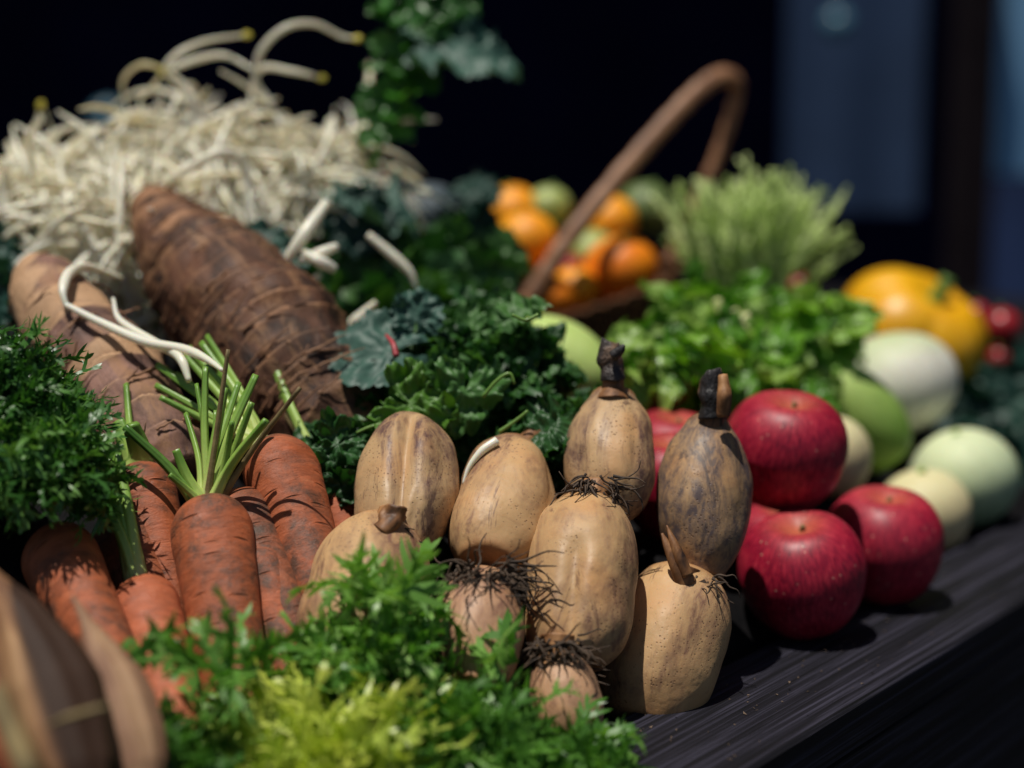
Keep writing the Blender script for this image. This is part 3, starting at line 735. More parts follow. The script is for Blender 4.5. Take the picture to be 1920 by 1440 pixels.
# ---------------------------------------------------------------- bean sprouts
GS = 'bean sprouts in the white heap'
def sprout_mesh(pts, rad, n, tint):
    v, f, al = tube(pts, rad, 8, n)
    return MB().add(v, f, tint + .25 * al ** 3)
def head_mesh(p, d, r):
    mb = MB(); d = Vector(d).normalized(); s = d.orthogonal().normalized()
    for sg in (-1, 1):
        c = Vector(p) + s * sg * r * .35
        v, f, al = tube([c - d * r * .6, c + d * r * .2, c + d * r * 1.0, c + d * r * 1.7], [r * .45, r * .72, r * .62, r * .15], 8, 12); mb.add(v, f)
    return mb
def sprout(pts, rad, label, group=None, tint=.1, head=False, name='bean_sprout', mat='sprout'):
    W = [P(*p) for p in pts]; rad = [q * .82 for q in rad]; rad = [rad[0] * .75] + rad + [rad[-1] * .6]
    M = Matrix.Translation(W[0])
    o = sprout_mesh(W, rad, len(pts) * 7, tint).build(name, MAT[mat], None, M, world=True)
    tag(o, label, 'bean sprout', group or 'loose bean sprouts around the heap')
    if head: head_mesh(W[-1], W[-1] - W[-2], .0031).build('seed_head', MAT['sprout_tip'], o, world=True)
    return o
D = 1.40
def dd(pts, d): return [(x, y, d + .01 * math.sin(i * 1.3)) for i, (x, y) in enumerate(pts)]
sprout(dd([(530, 240), (505, 190), (480, 150), (490, 95), (535, 52), (590, 45), (640, 68), (668, 72)], D), [.0022, .003, .0032, .003, .0026, .002], 'tallest sprout, a high white arch ending in a yellow tip at the top', None, .05, True)
sprout(dd([(470, 240), (472, 170), (492, 128), (545, 133), (600, 145)], D + .02), [.0018, .0024, .003, .003, .0024], 'sprout bending right below the tallest arch, yellow hook at its tip', None, .05, True)
sprout(dd([(360, 300), (372, 215), (340, 160), (312, 132), (335, 100), (390, 76), (460, 66)], D), [.006, .0055, .004, .0034, .003, .0022], 'thick sprout rising from the heap and bending right to an olive tip', None, .05, True)
sprout(dd([(312, 134), (360, 114), (420, 104), (470, 128), (484, 134)], D + .01), [.003, .003, .0026, .0018, .001], 'thin sprout bridging the two tall arches', None, .1)
sprout(dd([(246, 300), (242, 220), (230, 155), (262, 122), (305, 128)], D + .02), [.001, .0014, .002, .0022, .0024], 'thin brownish loop of sprout left of the tall arches', None, .5)
sprout(dd([(270, 240), (262, 190), (285, 165), (305, 135)], D), [.001, .0015, .002, .002], 'short sprout inside the loop, with an olive head', None, .35, True)
sprout(dd([(52, 300), (62, 250), (76, 200)], D), [.003, .002, .001], 'pointed sprout sticking up at far left, yellow at its tip', None, .3, True)
sprout(dd([(98, 300), (102, 260), (84, 208)], D + .01), [.003, .0018, .001], 'thin sprout leaning beside the pointed one at far left', None, .3)
sprout(dd([(470, 420), (466, 350), (445, 295), (405, 288), (340, 325), (296, 352), (290, 375)], 1.335), [.003, .0042, .0048, .005, .0045, .004], 'thick glossy sprout looping above the big taro tip', None, .05)
sprout(dd([(20, 300), (6, 350), (14, 410), (50, 448), (72, 462)], 1.33), [.0042, .0048, .005, .0045, .004], 'thick sprout curving down along the left edge', None, .05)
sprout(dd([(-10, 502), (50, 485), (85, 445), (120, 410), (160, 385)], 1.28), [.003, .0038, .004, .0042, .004], 'long sprout rising from the left edge across the front of the heap', None, .1)
sprout(dd([(70, 465), (110, 460), (160, 460)], 1.30), [.004, .0042, .004], 'short level sprout at the heap foot near the small taro', None, .1)
sprout([(125, 575, 1.115), (118, 545, 1.12), (130, 512, 1.14), (165, 500, 1.18), (230, 522, 1.2)], [.0026, .0044, .0044, .004, .003], 'bent sprout standing on the peeled tip of the small taro', None, .05)
sprout([(125, 572, 1.115), (190, 605, 1.10), (270, 640, 1.085), (345, 655, 1.07), (385, 672, 1.05), (418, 695, 1.035)], [.003, .0038, .0040, .0038, .0036, .0026], 'long straight sprout draped over the small taro towards the carrot stems', None, .02)
sprout([(212, 560, 1.14), (225, 600, 1.12), (285, 640, 1.10), (335, 668, 1.07), (355, 715, 1.06)], [.002, .0034, .004, .0042, .0036], 'sprout lying beside the straight one and hooking down at its end', None, .05)
sprout([(612, 380, 1.24), (570, 440, 1.22), (530, 500, 1.22)], [.0056, .006, .005], 'thick straight white sprout end right of the big taro', None, .02)
sprout([(632, 462, 1.22), (600, 475, 1.215), (560, 490, 1.22)], [.0045, .005, .0045], 'short white sprout crossing the right-hand cluster', None, .02)
sprout([(628, 505, 1.215), (596, 488, 1.21), (566, 470, 1.22)], [.0052, .0052, .004], 'short thick white sprout at the front of the right-hand cluster', None, .02)
sprout([(600, 515, 1.22), (570, 540, 1.21), (530, 560, 1.2)], [.004, .0044, .0035], 'dim sprout below the right-hand cluster', None, .3)
sprout([(690, 440, 1.28), (735, 478, 1.28), (768, 510, 1.28), (780, 540, 1.28)], [.004, .0046, .004, .003], 'lone greyish sprout lying on the dark leaves right of the cluster', None, .1)
sprout([(640, 625, 1.24), (668, 600, 1.24), (705, 566, 1.24)], [.004, .0052, .004], 'stubby pale sprout above the dark kale leaf with the red vein', None, .1)
sprout([(695, 300, 1.5), (740, 318, 1.5), (790, 345, 1.5)], [.003, .0055, .004], 'blurred beige sprout behind the leafy sprig', None, .4)
sprout([(288, 225, 1.32), (281, 290, 1.318), (279, 340, 1.316), (286, 378, 1.312)], [.0006, .0009, .0008, .0007], 'thin dark root hair hanging in front of the heap', None, 0, False, 'root_hair', 'root_hair')
for x_, y_, d_, lb in ((660, 715, 1.15, 'small round white fungus bulb low in the dark beside the big taro'), (595, 645, 1.16, 'tiny white bulb on the shaded side of the big taro')):
    v, f = revolve([.0008, .004, .0055, .004, .0008], [-.005, -.0035, 0, .0035, .005], 16)
    tag(MB().add(v, f, .1).build('white_bulb', MAT['sprout'], None, Matrix.Translation(P(x_, y_, d_))), lb, 'bulb')
# prototypes, copied over the heap
protos = []
rnd = random.Random(21)
for k in range(16):
    L = rnd.uniform(.15, .24); tot = rnd.uniform(1.6, 3.6); wig = rnd.uniform(-.55, .55); w2 = rnd.uniform(-.3, .3); pts = [Vector((0, 0, 0))]
    for i in range(9):
        u = (i + .5) / 9; a = -tot * (u - .5); b = wig * math.sin(PI * 2 * u) + w2 * math.cos(PI * u) * 2
        pts.append(pts[-1] + Vector((math.cos(a) * math.cos(b), math.cos(a) * math.sin(b), math.sin(a))) * L / 9)
    c = pts[4]; pts = [p - c for p in pts]
    r0 = rnd.uniform(.0021, .0034)
    protos.append((sprout_mesh(pts, [r0 * .25, r0 * .8, r0 * .95, r0, r0, r0 * .95, r0 * .8, r0 * .3], 32, rnd.choice((.0, .0, .0, .05, .1, .3))), pts))
def heap_point(r):
    lobes = [(300, 420, 1.43, .125, .075, .066), (100, 445, 1.41, .09, .07, .060), (510, 390, 1.45, .080, .06, .048), (220, 520, 1.33, .06, .04, .06), (620, 310, 1.5, .025, .03, .012), (330, 320, 1.45, .035, .05, .050)]
    wts = [.36, .20, .18, .12, .05, .09]
    x, y, d, rx, ry, rz = r.choices(lobes, wts)[0]
    while True:
        v = Vector((r.gauss(0, 1), r.gauss(0, 1), r.gauss(0, 1))).normalized()
        if v.y < .5 and v.z > -.75: break
    return P(x, y, d) + Vector((v.x * rx, v.y * ry, v.z * rz)) * r.uniform(.78, 1.02), v
r = random.Random(5); first = {}; lab = 'white bean sprout tangled with its like in the big pale heap'
for i in range(275):
    k = r.randrange(len(protos)); p, v = heap_point(r)
    tx = Vector((r.uniform(-1, 1), r.uniform(-1, 1), r.choice((-1, 1)) * r.uniform(.2, 1.4))); tx = (tx - v * tx.dot(v)).normalized()
    nm = (v + Vector((r.uniform(-.45, .45), r.uniform(-.45, .45), r.uniform(-.45, .45)))).normalized()
    ty = nm.cross(tx).normalized(); nm = tx.cross(ty)
    M = Matrix((tx, ty, nm)).transposed().to_4x4(); M.translation = p
    if k not in first:
        o = protos[k][0].build('bean_sprout', MAT['sprout'], None, M); first[k] = o
    else:
        o = first[k].copy(); COL.objects.link(o); o.matrix_world = M
    tag(o, lab, 'bean sprout', GS)
mb = MB()
for i in range(330):     # the sprouts deep inside the heap
    k = r.randrange(len(protos)); p, v = heap_point(r); p = p - v * .022
    q = Vector((r.gauss(0, 1), r.gauss(0, 1), r.gauss(0, 1))).to_track_quat('X', 'Z').to_matrix()
    vv = protos[k][0].v[0] @ np.array(q).T + np.array(p); mb.add(vv, protos[k][0].f, protos[k][0].a[0])
tag(mb.build('bean_sprouts', MAT['sprout'], None, Matrix.Translation(P(300, 400, 1.43)), world=True), 'tangled mass of bean sprouts filling the heap under the ones on top', 'bean sprouts', None, 'stuff')
for q in ((300, 520, 1.43, .03), (100, 500, 1.43, .02), (500, 480, 1.45, .03), (640, 400, 1.5, .04)): bed(P(*q[:3]), q[3])

# round wooden tray behind the sprouts
tr = thing('round_tray', P(560, 400, 1.62), 'round reddish wooden tray behind the sprouts, only its rim showing', 'tray')
c = P(540, 335, 1.62); rt = .115
v, f = revolve([.02, rt * .85, rt * .97, rt, rt * .99, rt * .95, rt * .84, .02], [-.03, -.03, -.012, .016, .019, .014, -.022, -.022], 64)
MAT['terracotta'] = mat_plain('red_wood', [(.3, (.25, .09, .05)), (.7, (.40, .17, .10))], 20, .45)
MB().add(v, f).build('rim', MAT['terracotta'], tr, Matrix.Translation(c) @ Matrix.Rotation(.25, 4, 'Y'))
bed(c, .06)

# ---------------------------------------------------------------- broad leaves
def blade(mb, base, d, up, size, kind, r, tint, tone=0.0, cup=.3, ripple=.1, A=44, R=6):
    d = Vector(d).normalized(); up = Vector(up); s = d.cross(up)
    if s.length < 1e-3: s = d.cross(Vector((.31, .2, .9)))
    s.normalize(); n = s.cross(d).normalized()
    ph = r.uniform(0, 6); V = []; F = []
    th = np.linspace(-PI * .93, PI * .93, A)
    if kind == 'coriander':
        out = .26 + .42 * np.abs(np.cos(1.5 * th)) ** .75 * (1 - .28 * (np.abs(th) / PI)) + .13 * np.abs(np.sin(4.5 * th + .4 * ph)) ** .8 + .07 * np.abs(np.sin(9 * th + ph)) ** .8
        cx = .34
    elif kind == 'kale':
        out = .50 * (1 + .25 * np.cos(th)) + .025 * np.sin(9 * th + ph) + .022 * np.sin(19 * th + 2 * ph) + .016 * np.sin(37 * th + ph); cx = .46
    elif kind == 'round':
        out = .48 * (1 + .08 * np.cos(th)) + .03 * np.sin(8 * th + ph); cx = .45
    else:  # long
        out = .52 / np.sqrt((np.cos(th)) ** 2 + (np.sin(th) / .5) ** 2) * (1 + .05 * np.sin(11 * th + ph)); cx = .5
    V.append(Vector(base) + d * size * cx); 
    for i in range(1, R + 1):
        q = i / R
        for a, o in zip(th, out):
            x = cx + o * q * math.cos(a); y = o * q * math.sin(a)
            nq = noise.noise(Vector((x * 4.5 + ph * 9, y * 4.5 - ph * 5, ph))) * 1.5 + noise.noise(Vector((x * 11 + ph * 3, y * 11, ph * 2))) * .6
            if kind == 'kale': nq += noise.noise(Vector((x * 22, y * 22, ph))) * .5
            z = cup * (x * x * -.55 + y * y * .9) + ripple * (.35 + q) * nq + ripple * .35 * q ** 3 * math.sin(9 * a + ph) - .022 * math.exp(-(y / .03) ** 2) * (x < 1)
            V.append(Vector(base) + (d * x + s * y + n * z) * size)
    for j in range(A - 1): F.append((0, 1 + j, 2 + j))
    for i in range(R - 1):
        for j in range(A - 1):
            a = 1 + i * A + j; F.append((a, a + A, a + A + 1, a + 1))
    mb.add([tuple(x) for x in V], F, tint, tone)
def rv(r, s=1.0): return Vector((r.uniform(-1, 1), r.uniform(-1, 1), r.uniform(-1, 1))) * s
TOCAM = Vector((0, -1, .35))

# coriander bunch
cb = thing('coriander_bunch', P(850, 900, 1.14), 'bunch of dark green coriander leaves behind the lotus roots', 'herb bunch')
r = random.Random(31); mb = MB(); sm = MB()
cor = [(850, 765, 1.17, .075, .05, .045, 217), (945, 735, 1.18, .038, .04, .04, 101), (745, 800, 1.15, .040, .04, .030, 87), (900, 635, 1.22, .028, .03, .018, 52), (1060, 825, 1.14, .030, .03, .017, 58), (660, 860, 1.10, .018, .02, .024, 29), (1010, 870, 1.12, .03, .02, .026, 43)]
for x, y, d, rx, ry, rz, n in cor:
    c = P(x, y, d)
    for i in range(n):
        v = Vector((r.gauss(0, 1), r.gauss(0, 1) - .5, r.gauss(0, 1) + .4)).normalized() * r.uniform(.5, 1.05)
        p = c + Vector((v.x * rx, v.y * ry, v.z * rz))
        dirn = v * .6 + Vector((r.uniform(-1, 1), r.uniform(-.8, .2), r.uniform(-.6, .6)))
        blade(mb, p, dirn, Vector((0, -.55, .8)) + rv(r, .7), r.uniform(.013, .025), 'coriander', r, r.uniform(0, 1), 0, r.uniform(-.6, .7), r.uniform(.10, .28), 64, 6)
        if r.random() < .06:
            b0 = c + Vector((v.x * rx * .2, v.y * ry * .2 + .01, -rz * .6))
            tv, tf, al = tube([b0, (b0 + p) / 2 + rv(r, .006), p], [.0014, .001, .0008], 6, 10); MB().add(tv, tf, .6).build('stem', MAT['petiole_dark'], cb, world=True)
mb.build('leaves', MAT['coriander'], cb, world=True)
for pts in ([(905, 745), (930, 715), (955, 700), (965, 720)], [(715, 795), (690, 802), (668, 812)], [(625, 835), (610, 860), (605, 885)], [(935, 810), (965, 790), (990, 770)], [(1010, 590), (985, 600), (960, 590)]):
    v, f, al = tube([P(x, y, 1.075) for x, y in pts], [.0014, .0012, .001], 6, 14); MB().add(v, f, .5).build('stem', MAT['petiole_dark'], cb, world=True)
for (bx, by, bd), dr, up, sz, tn in [((735, 745, 1.09), (.7, -.3, -.15), (0, -.8, .5), .042, .2), ((770, 640, 1.16), (.5, .0, .0), (0, -.6, .8), .03, .9), ((880, 700, 1.10), (-.2, -.5, -.9), (.2, -.8, .5), .040, .95),
                                   ((640, 870, 1.06), (.1, -.35, -.9), (.2, -.9, .2), .042, .25), ((655, 815, 1.065), (-.5, -.3, -.4), (0, -.9, .5), .032, .45), ((905, 620, 1.16), (-.6, -.3, .0), (0, -.6, .8), .034, .95), ((605, 905, 1.06), (.25, -.3, -1), (-.3, -.9, .3), .040, .15),
                                   ((1000, 810, 1.08), (.8, -.3, .2), (0, -.7, .7), .036, .4), ((950, 600, 1.15), (.5, -.3, .35), (0, -.5, .8), .030, .9)]:
    lm = MB(); blade(lm, P(bx, by, bd), dr, up, sz * .88, 'coriander', r, tn, .8 if (bx, by) == (735, 745) else 0, .45, .20, 120, 9)
    lm.build('leaf', MAT['coriander'], cb, world=True)
for q in ((850, 860, 1.18, .02), (1000, 860, 1.16, .02), (700, 880, 1.13, .02)): bed(P(*q[:3]), q[3])

def leaf_thing(name, specs, mat, label, cat, seed, vein=None, kind='kale', group=None):
    r = random.Random(seed); o = None
    base = P(*specs[0][0])
    mb = MB()
    for p, dr, up, sz, tn, cup, rip in specs: blade(mb, P(*p), dr, up, sz, kind, r, tn, 0, cup, rip, 90, 12)
    o = mb.build(name, MAT[mat], None, Matrix.Translation(base), world=True); tag(o, label, cat, group)
    if vein:
        v, f, al = tube([P(*q) for q in vein], [.0022, .0018, .001], 6, 14); MB().add(v, f).build('vein', MAT['red_vein'], o, world=True)
    return o
MAT['red_vein'] = mat_plain('red_vein', [(.3, (.30, .03, .04)), (.7, (.45, .07, .08))], 30, .45)
leaf_thing('kale_leaf', [((815, 660, 1.13), (-1, -.1, .05), (0, -.55, .8), .066, .85, .3, .07), ((775, 650, 1.14), (.1, .1, .9), (0, -.8, .5), .036, .8, .3, .10)], 'kale', 'blue green kale leaf with a red vein, beside the coriander', 'kale', 41, [(743, 668, 1.10), (737, 645, 1.105), (724, 628, 1.12)])
leaf_thing('kale_leaf', [((590, 360, 1.38), (1, -.1, -.05), (0, -.35, .95), .075, 1.0, .5, .13), ((600, 380, 1.36), (1, -.2, -.4), (0, -.9, .5), .06, .1, .4, .12)], 'kale', 'dusty blue kale leaf right of the sprouts at the foot of the sprig', 'kale', 42)
leaf_thing('kale_leaf', [((440, 440, 1.29), (1, -.3, -.35), (.2, -.7, .7), .05, .3, .5, .08), ((475, 470, 1.25), (1, -.3, -.3), (0, -.8, .6), .042, .75, .5, .06)], 'kale', 'small smooth dark leaf on the shoulder of the largest taro', 'leaf', 43, None, 'round')
leaf_thing('kale_leaf', [((800, 400, 1.5), (.8, -.3, -.5), (0, -.8, .5), .075, .05, .3, .12), ((760, 480, 1.42), (1, -.3, .0), (0, -.8, .5), .08, .1, .3, .12), ((850, 530, 1.42), (.5, -.2, -.3), (0, -.9, .4), .045, .0, .3, .12), ((830, 380, 1.52), (.6, -.2, .2), (0, -.6, .8), .05, .3, .4, .14)], 'kale', 'large dark kale leaves left of the orange fruit basket', 'kale', 44)
MAT['squash'] = mat_plain('dark_squash', [(.3, (.05, .07, .085)), (.7, (.12, .15, .17))], 14, .45)
def ribbed(name, c, r, h, ribs, depth, mat, label, cat, tilt=(0, 0, 1), stemmat=None, group=None, prof=1.0, seed=1, stem=(.006, .02)):
    n = 40; th = np.linspace(0, PI, n)
    Rr = r * np.sin(th) ** prof + .0006; Z = -h * np.cos(th)
    Z = Z - np.sign(Z) * .28 * h * np.exp(-(Rr / (r * .32)) ** 2) * (1 if ribs else 0)
    V, F = revolve(Rr, Z, 96, lambda ph, i, rr: rr * (1 - depth * (1 - np.abs(np.sin(ribs * ph / 2)) ** .7)) if ribs else rr)
    V = displace(V, 14, r * .04, seed)
    M = Matrix.Translation(c) @ Vector(tilt).to_track_quat('Z', 'Y').to_matrix().to_4x4()
    o = MB().add(V, F, np.repeat((1 - np.cos(th)) / 2, 96), np.repeat(np.exp(-((PI - th) / .55) ** 2), 96)).build(name, MAT[mat], None, M)
    tag(o, label, cat, group)
    if stemmat:
        v, f, al = tube([(0, 0, h * .6), (.001, 0, h * .9), (.004, .003, h + stem[1])], [stem[0] * 1.4, stem[0], stem[0]], 8, 12); MB().add(v, f, .5).build('stalk', MAT[stemmat], o, M)
    return o
ribbed('squash', P(780, 400, 1.60), .045, .032, 10, .08, 'squash', 'grey blue squash in shade behind the dark kale leaves', 'squash'); bed(P(780, 440, 1.6), .04)

# green underlayer between sprouts, coriander and basket
lm = MB(); r = random.Random(61)
for i in range(170):
    x, y = r.uniform(600, 930), r.uniform(470, 620); d = 1.34 + (620 - y) / 180 * .08
    blade(lm, P(x, y, d), rv(r) + Vector((0, -.2, .3)), TOCAM + rv(r, .6), r.uniform(.02, .035), 'coriander', r, r.uniform(0, .9), r.choice((0, 0, .3)), .3, .12, 30, 4)
pl = lm.build('parsley_bunch', MAT['coriander'], None, Matrix.Translation(P(780, 600, 1.36)), world=True)
tag(pl, 'loose dim green parsley between the sprouts and the fruit basket', 'herb bunch')
for q in ((700, 600, 1.36, .04), (900, 600, 1.36, .05), (800, 480, 1.48, .07)): bed(P(*q[:3]), q[3])
lm = MB()
for i in range(60):
    x, y = r.uniform(-60, 60), r.uniform(440, 580)
    blade(lm, P(x, y, 1.2 + (580 - y) / 900), rv(r) + Vector((0, -.2, .3)), TOCAM + rv(r, .6), r.uniform(.02, .03), 'kale', r, r.uniform(.2, 1), 0, .3, .15, 30, 4)
tag(lm.build('kale_leaf', MAT['kale'], None, Matrix.Translation(P(0, 560, 1.2)), world=True), 'grey green curly leaves at the left edge under the sprouts', 'kale'); bed(P(0, 580, 1.2), .02)

# upright leafy sprig
sp = thing('leafy_sprig', P(700, 310, 1.42), 'leafy green sprig standing up at the top, between the sprouts and the basket', 'sprig')
v, f, al = tube([P(697, 320, 1.42), P(715, 260, 1.42), P(745, 180, 1.42), P(760, 100, 1.42), P(745, 20, 1.43), P(735, -60, 1.44)], [.0034, .0028, .0024, .002, .0015], 8, 30)
MB().add(v, f, .7).build('stem', MAT['petiole_dark'], sp, world=True)
r = random.Random(71); lm = MB()
for (x, y), dr, sz, tn in [((740, 180), (-1, -.3, .1), .032, .4), ((745, 170), (1, -.3, .25), .034, .5), ((730, 215), (-1, -.2, .2), .03, .6), ((735, 210), (1, -.4, 0), .03, .6), ((720, 245), (-.8, -.3, -.2), .026, .5), ((722, 240), (.9, -.3, -.1), .026, .7), ((755, 130), (-1, -.3, .3), .034, .3), ((757, 120), (.8, -.4, -.4), .036, .4), ((757, 80), (-1, -.2, .1), .03, .8), ((757, 80), (1, -.2, .35), .05, .2), ((750, 40), (-.8, -.2, .6), .03, .4), ((750, 30), (1, -.2, .4), .05, .1), ((745, 10), (1, -.2, .9), .05, .3), ((748, 20), (-.5, -.3, .9), .04, .5), ((780, 40), (1, -.3, .5), .045, .2), ((800, 20), (1, -.2, .3), .045, .3), ((790, 120), (1, -.3, .2), .034, .5), ((765, 60), (.6, -.6, .1), .04, .3)]:
    blade(lm, P(x, y, 1.42), dr, Vector((0, -.7, .6)) + rv(r, .4), sz * .82, 'coriander', r, tn, 0, .5, .14, 48, 6)
lm.build('leaves', MAT['sprig'], sp, world=True)
lm = MB(); blade(lm, P(735, 95, 1.40), (1, -.1, .1), (0, -.4, .9), .092, 'kale', r, .9, 0, .5, .10, 90, 10); blade(lm, P(820, 70, 1.41), (1, -.3, -.25), (0, -.8, .6), .05, 'kale', r, .5, 0, .6, .12, 60, 8)
lm.build('leaf', MAT['kale'], sp, world=True)

# ---------------------------------------------------------------- basket with fruit
bk = thing('wicker_basket', P(1110, 690, 1.66), 'brown wicker basket of orange fruit with a tall wrapped handle leaning right', 'basket')
bc = P(1108, 560, 1.70); R0 = .092
Mb = Matrix.Translation(bc) @ Matrix.Rotation(-.30, 4, 'Y') @ Matrix.Rotation(.06, 4, 'X')
v, f = revolve([.01, R0 * .70, R0 * .78, R0 * .90, R0, R0 * 1.0, R0 * .96, R0 * .86, R0 * .74, R0 * .66, .01], [-.085, -.085, -.06, -.03, 0, .004, 0, -.03, -.06, -.078, -.078], 96)
MB().add(v, f).build('bowl', MAT['wicker'], bk, Mb)
a = np.linspace(0, 2 * PI, 65)
for k in range(2):
    v, f, al = tube([(math.cos(t) * R0 * 1.0, math.sin(t) * R0 * 1.0, .004 + .0035 * (1 if k else -1) * math.cos(16 * t)) for t in a], .0035, 8, 160, False); MB().add(v, f).build('rim', MAT['wicker'], bk, Mb)
hp = [(978, 590, 1.63), (1005, 540, 1.63), (1080, 430, 1.645), (1200, 285, 1.68), (1300, 178, 1.71), (1350, 143, 1.73), (1380, 152, 1.745), (1378, 196, 1.755), (1338, 310, 1.76), (1285, 420, 1.76), (1245, 520, 1.755), (1235, 560, 1.75)]
v, f, al = tube([P(*q) for q in hp], .0074, 14, 420, True, lambda an, t: (1 - .16 * np.cos(2 * an)) * (1 + .12 * abs(math.sin(t * 420 / 4.4))))
MB().add(v, f).build('handle', MAT['wrap'], bk, world=True)
bed(P(1105, 690, 1.70), .03)
MAT['orange'] = mat_plain('orange_peel', [(.3, (.86, .30, .004)), (.7, (.92, .38, .006))], 30, .5, .15, bs=.15)
MAT['orange_red'] = mat_plain('red_orange_peel', [(.3, (.84, .19, .004)), (.7, (.90, .27, .006))], 30, .45, .15, bs=.15)
MAT['limey'] = mat_plain('pale_green_peel', [(.3, (.26, .34, .08)), (.7, (.42, .48, .16))], 30, .45, .1)
MAT['olive'] = mat_plain('olive_green', [(.3, (.08, .13, .03)), (.7, (.17, .23, .07))], 40, .5)
MAT['redfruit'] = mat_plain('red_skin', [(.3, (.26, .010, .014)), (.7, (.40, .02, .03))], 30, .3, .1)
fr = [((958, 398), 1.80, 45, 'orange', 'orange farthest left in the basket, behind the pale green fruit'), ((985, 450), 1.72, 48, 'orange', 'large orange at the left beside the handle foot'), ((1142, 415), 1.78, 42, 'orange', 'orange seen through the handle arch, highest on the right'),
      ((1165, 505), 1.70, 56, 'orange_red', 'biggest red orange fruit at the right of the basket'), ((1078, 540), 1.68, 36, 'orange', 'small orange low in the middle of the basket'), ((1034, 558), 1.655, 38, 'orange_red', 'small orange at the rim next to the handle foot'),
      ((1030, 388), 1.80, 34, 'limey', 'pale green fruit at the top of the basket'), ((1112, 480), 1.76, 42, 'limey', 'yellow green fruit in the centre under the handle arch'), ((1212, 392), 1.84, 44, 'olive', 'dim olive fruit at the back right of the basket'), ((1062, 508), 1.72, 30, 'redfruit', 'dark red fruit half hidden by the basket handle'), ((1010, 500), 1.75, 40, 'limey', 'pale green fruit left of the handle foot')]
for (x, y), d, rp, mt, lb in fr:
    c = P(x, y, d); o = ribbed('citrus_fruit' if 'orange' in mt else 'fruit', c, px(rp, d) * 1.22, px(rp, d) * 1.12, 0, 0, mt, lb, 'fruit', (random.uniform(-.3, .3), random.uniform(-.4, 0), 1), 'petiole_dark', 'fruit in the wicker basket', 1.0, int(x), (.0025, .002))

# pale green fruit behind the coriander
MAT['chayote'] = mat_plain('pale_green_skin', [(.3, (.40, .55, .13)), (.7, (.58, .70, .27))], 26, .35, .15)
A, B = P(975, 640, 1.38), P(1120, 720, 1.30)
ribbed('chayote', P(1040, 690, 1.34), .038, .052, 5, .05, 'chayote', 'pale lime green chayote between the coriander and the tall lotus stem', 'chayote', (-.85, .2, .45), None); bed(P(1040, 690, 1.34), .045)

# salad greens right
gr = thing('salad_greens', P(1370, 780, 1.38), 'bright green glossy salad leaves with pale stalks behind the top apple', 'salad greens')
r = random.Random(81); lm = MB(); sm = MB()
for x, y, d, rx, ry, rz, n in [(1272, 680, 1.36, .022, .03, .032, 30), (1420, 650, 1.42, .05, .04, .030, 44), (1505, 620, 1.44, .024, .03, .018, 24), (1330, 595, 1.42, .02, .03, .014, 14), (1440, 715, 1.34, .04, .03, .014, 20), (1350, 700, 1.34, .035, .03, .028, 28), (1240, 690, 1.285, .018, .008, .022, 14)]:
    c = P(x, y, d)
    for i in range(n):
        v = Vector((r.gauss(0, 1), r.gauss(0, 1) - .4, r.gauss(0, 1) + .3)).normalized() * r.uniform(.5, 1)
        blade(lm, c + Vector((v.x * rx, v.y * ry, v.z * rz)), v + rv(r, .5), Vector((0, -.4, .8)) + rv(r, .6), r.uniform(.026, .044), r.choice(('round', 'long', 'kale')), r, r.uniform(.0, 1), r.choice((0, 0, 0, .3)), .8, .20, 44, 7)
lm.build('leaves', MAT['greens'], gr, world=True)
for pts in ([(1395, 650), (1385, 610), (1405, 590)], [(1365, 660), (1352, 600), (1345, 560)], [(1400, 660), (1395, 620), (1375, 580)], [(1340, 720), (1330, 670), (1310, 630)]):
    v, f, al = tube([P(x, y, 1.35) for x, y in pts], [.004, .0045, .003], 8, 14); MB().add(v, f, .0).build('stalk', MAT['petiole'], gr, world=True)
for q in ((1300, 740, 1.38, .04), (1450, 740, 1.4, .04)): bed(P(*q[:3]), q[3])
MAT['tomato'] = mat_plain('green_orange_skin', [(.25, (.36, .12, .02)), (.5, (.24, .22, .03)), (.8, (.16, .30, .035))], 14, .35, .1, usetint=True)
ribbed('tomato', P(1240, 710, 1.30), px(62, 1.3), px(64, 1.3), 6, .05, 'tomato', 'half ripe green and orange tomato under the salad greens', 'tomato', (0, -.2, 1)); bed(P(1240, 710, 1.3), .03)
# feathery bunch
ft = thing('fennel_bunch', P(1400, 600, 1.62), 'pale feathery fennel bunch fanning upward behind the salad greens', 'fennel')
r = random.Random(91); lm = MB()
for i in range(230):
    a = r.gauss(.04, .34); L = r.uniform(.07, .145) * (1 - .2 * abs(a))
    b = P(1395 + r.uniform(-60, 60), 585 + r.uniform(-20, 20), 1.64 + r.uniform(-.04, .04))
    d = Vector((math.sin(a), r.uniform(-.35, .25), math.cos(a))); k = r.uniform(-.35, .35)
    p1 = b + d * L * .5 + Vector((k * .01, 0, 0)); p2 = b + d * L + Vector((k * .05, 0, -abs(k) * .02))
    tn = r.uniform(0, 1)
    v, f, al = tube([b, p1, p2], [.0022, .0024, .0012], 5, 9); lm.add(v, f, tn)
    for j in range(5):
        q = b.lerp(p2, .5 + .1 * j); e = q + (d + rv(r, .8)).normalized() * .014
        v, f, al = tube([q, e], [.0016, .0012], 4, 2); lm.add(v, f, min(1, tn + .2))
lm.build('fronds', MAT['fennel'], ft, world=True)
for pts in ([(1480, 520), (1520, 440), (1590, 350)], [(1450, 540), (1490, 430), (1530, 370)]):
    v, f, al = tube([P(x, y, 1.64) for x, y in pts], [.0022, .0016, .0008], 6, 12); MB().add(v, f, .6).build('stalk', MAT['fennel'], ft, world=True)
bed(P(1400, 600, 1.64), .02)

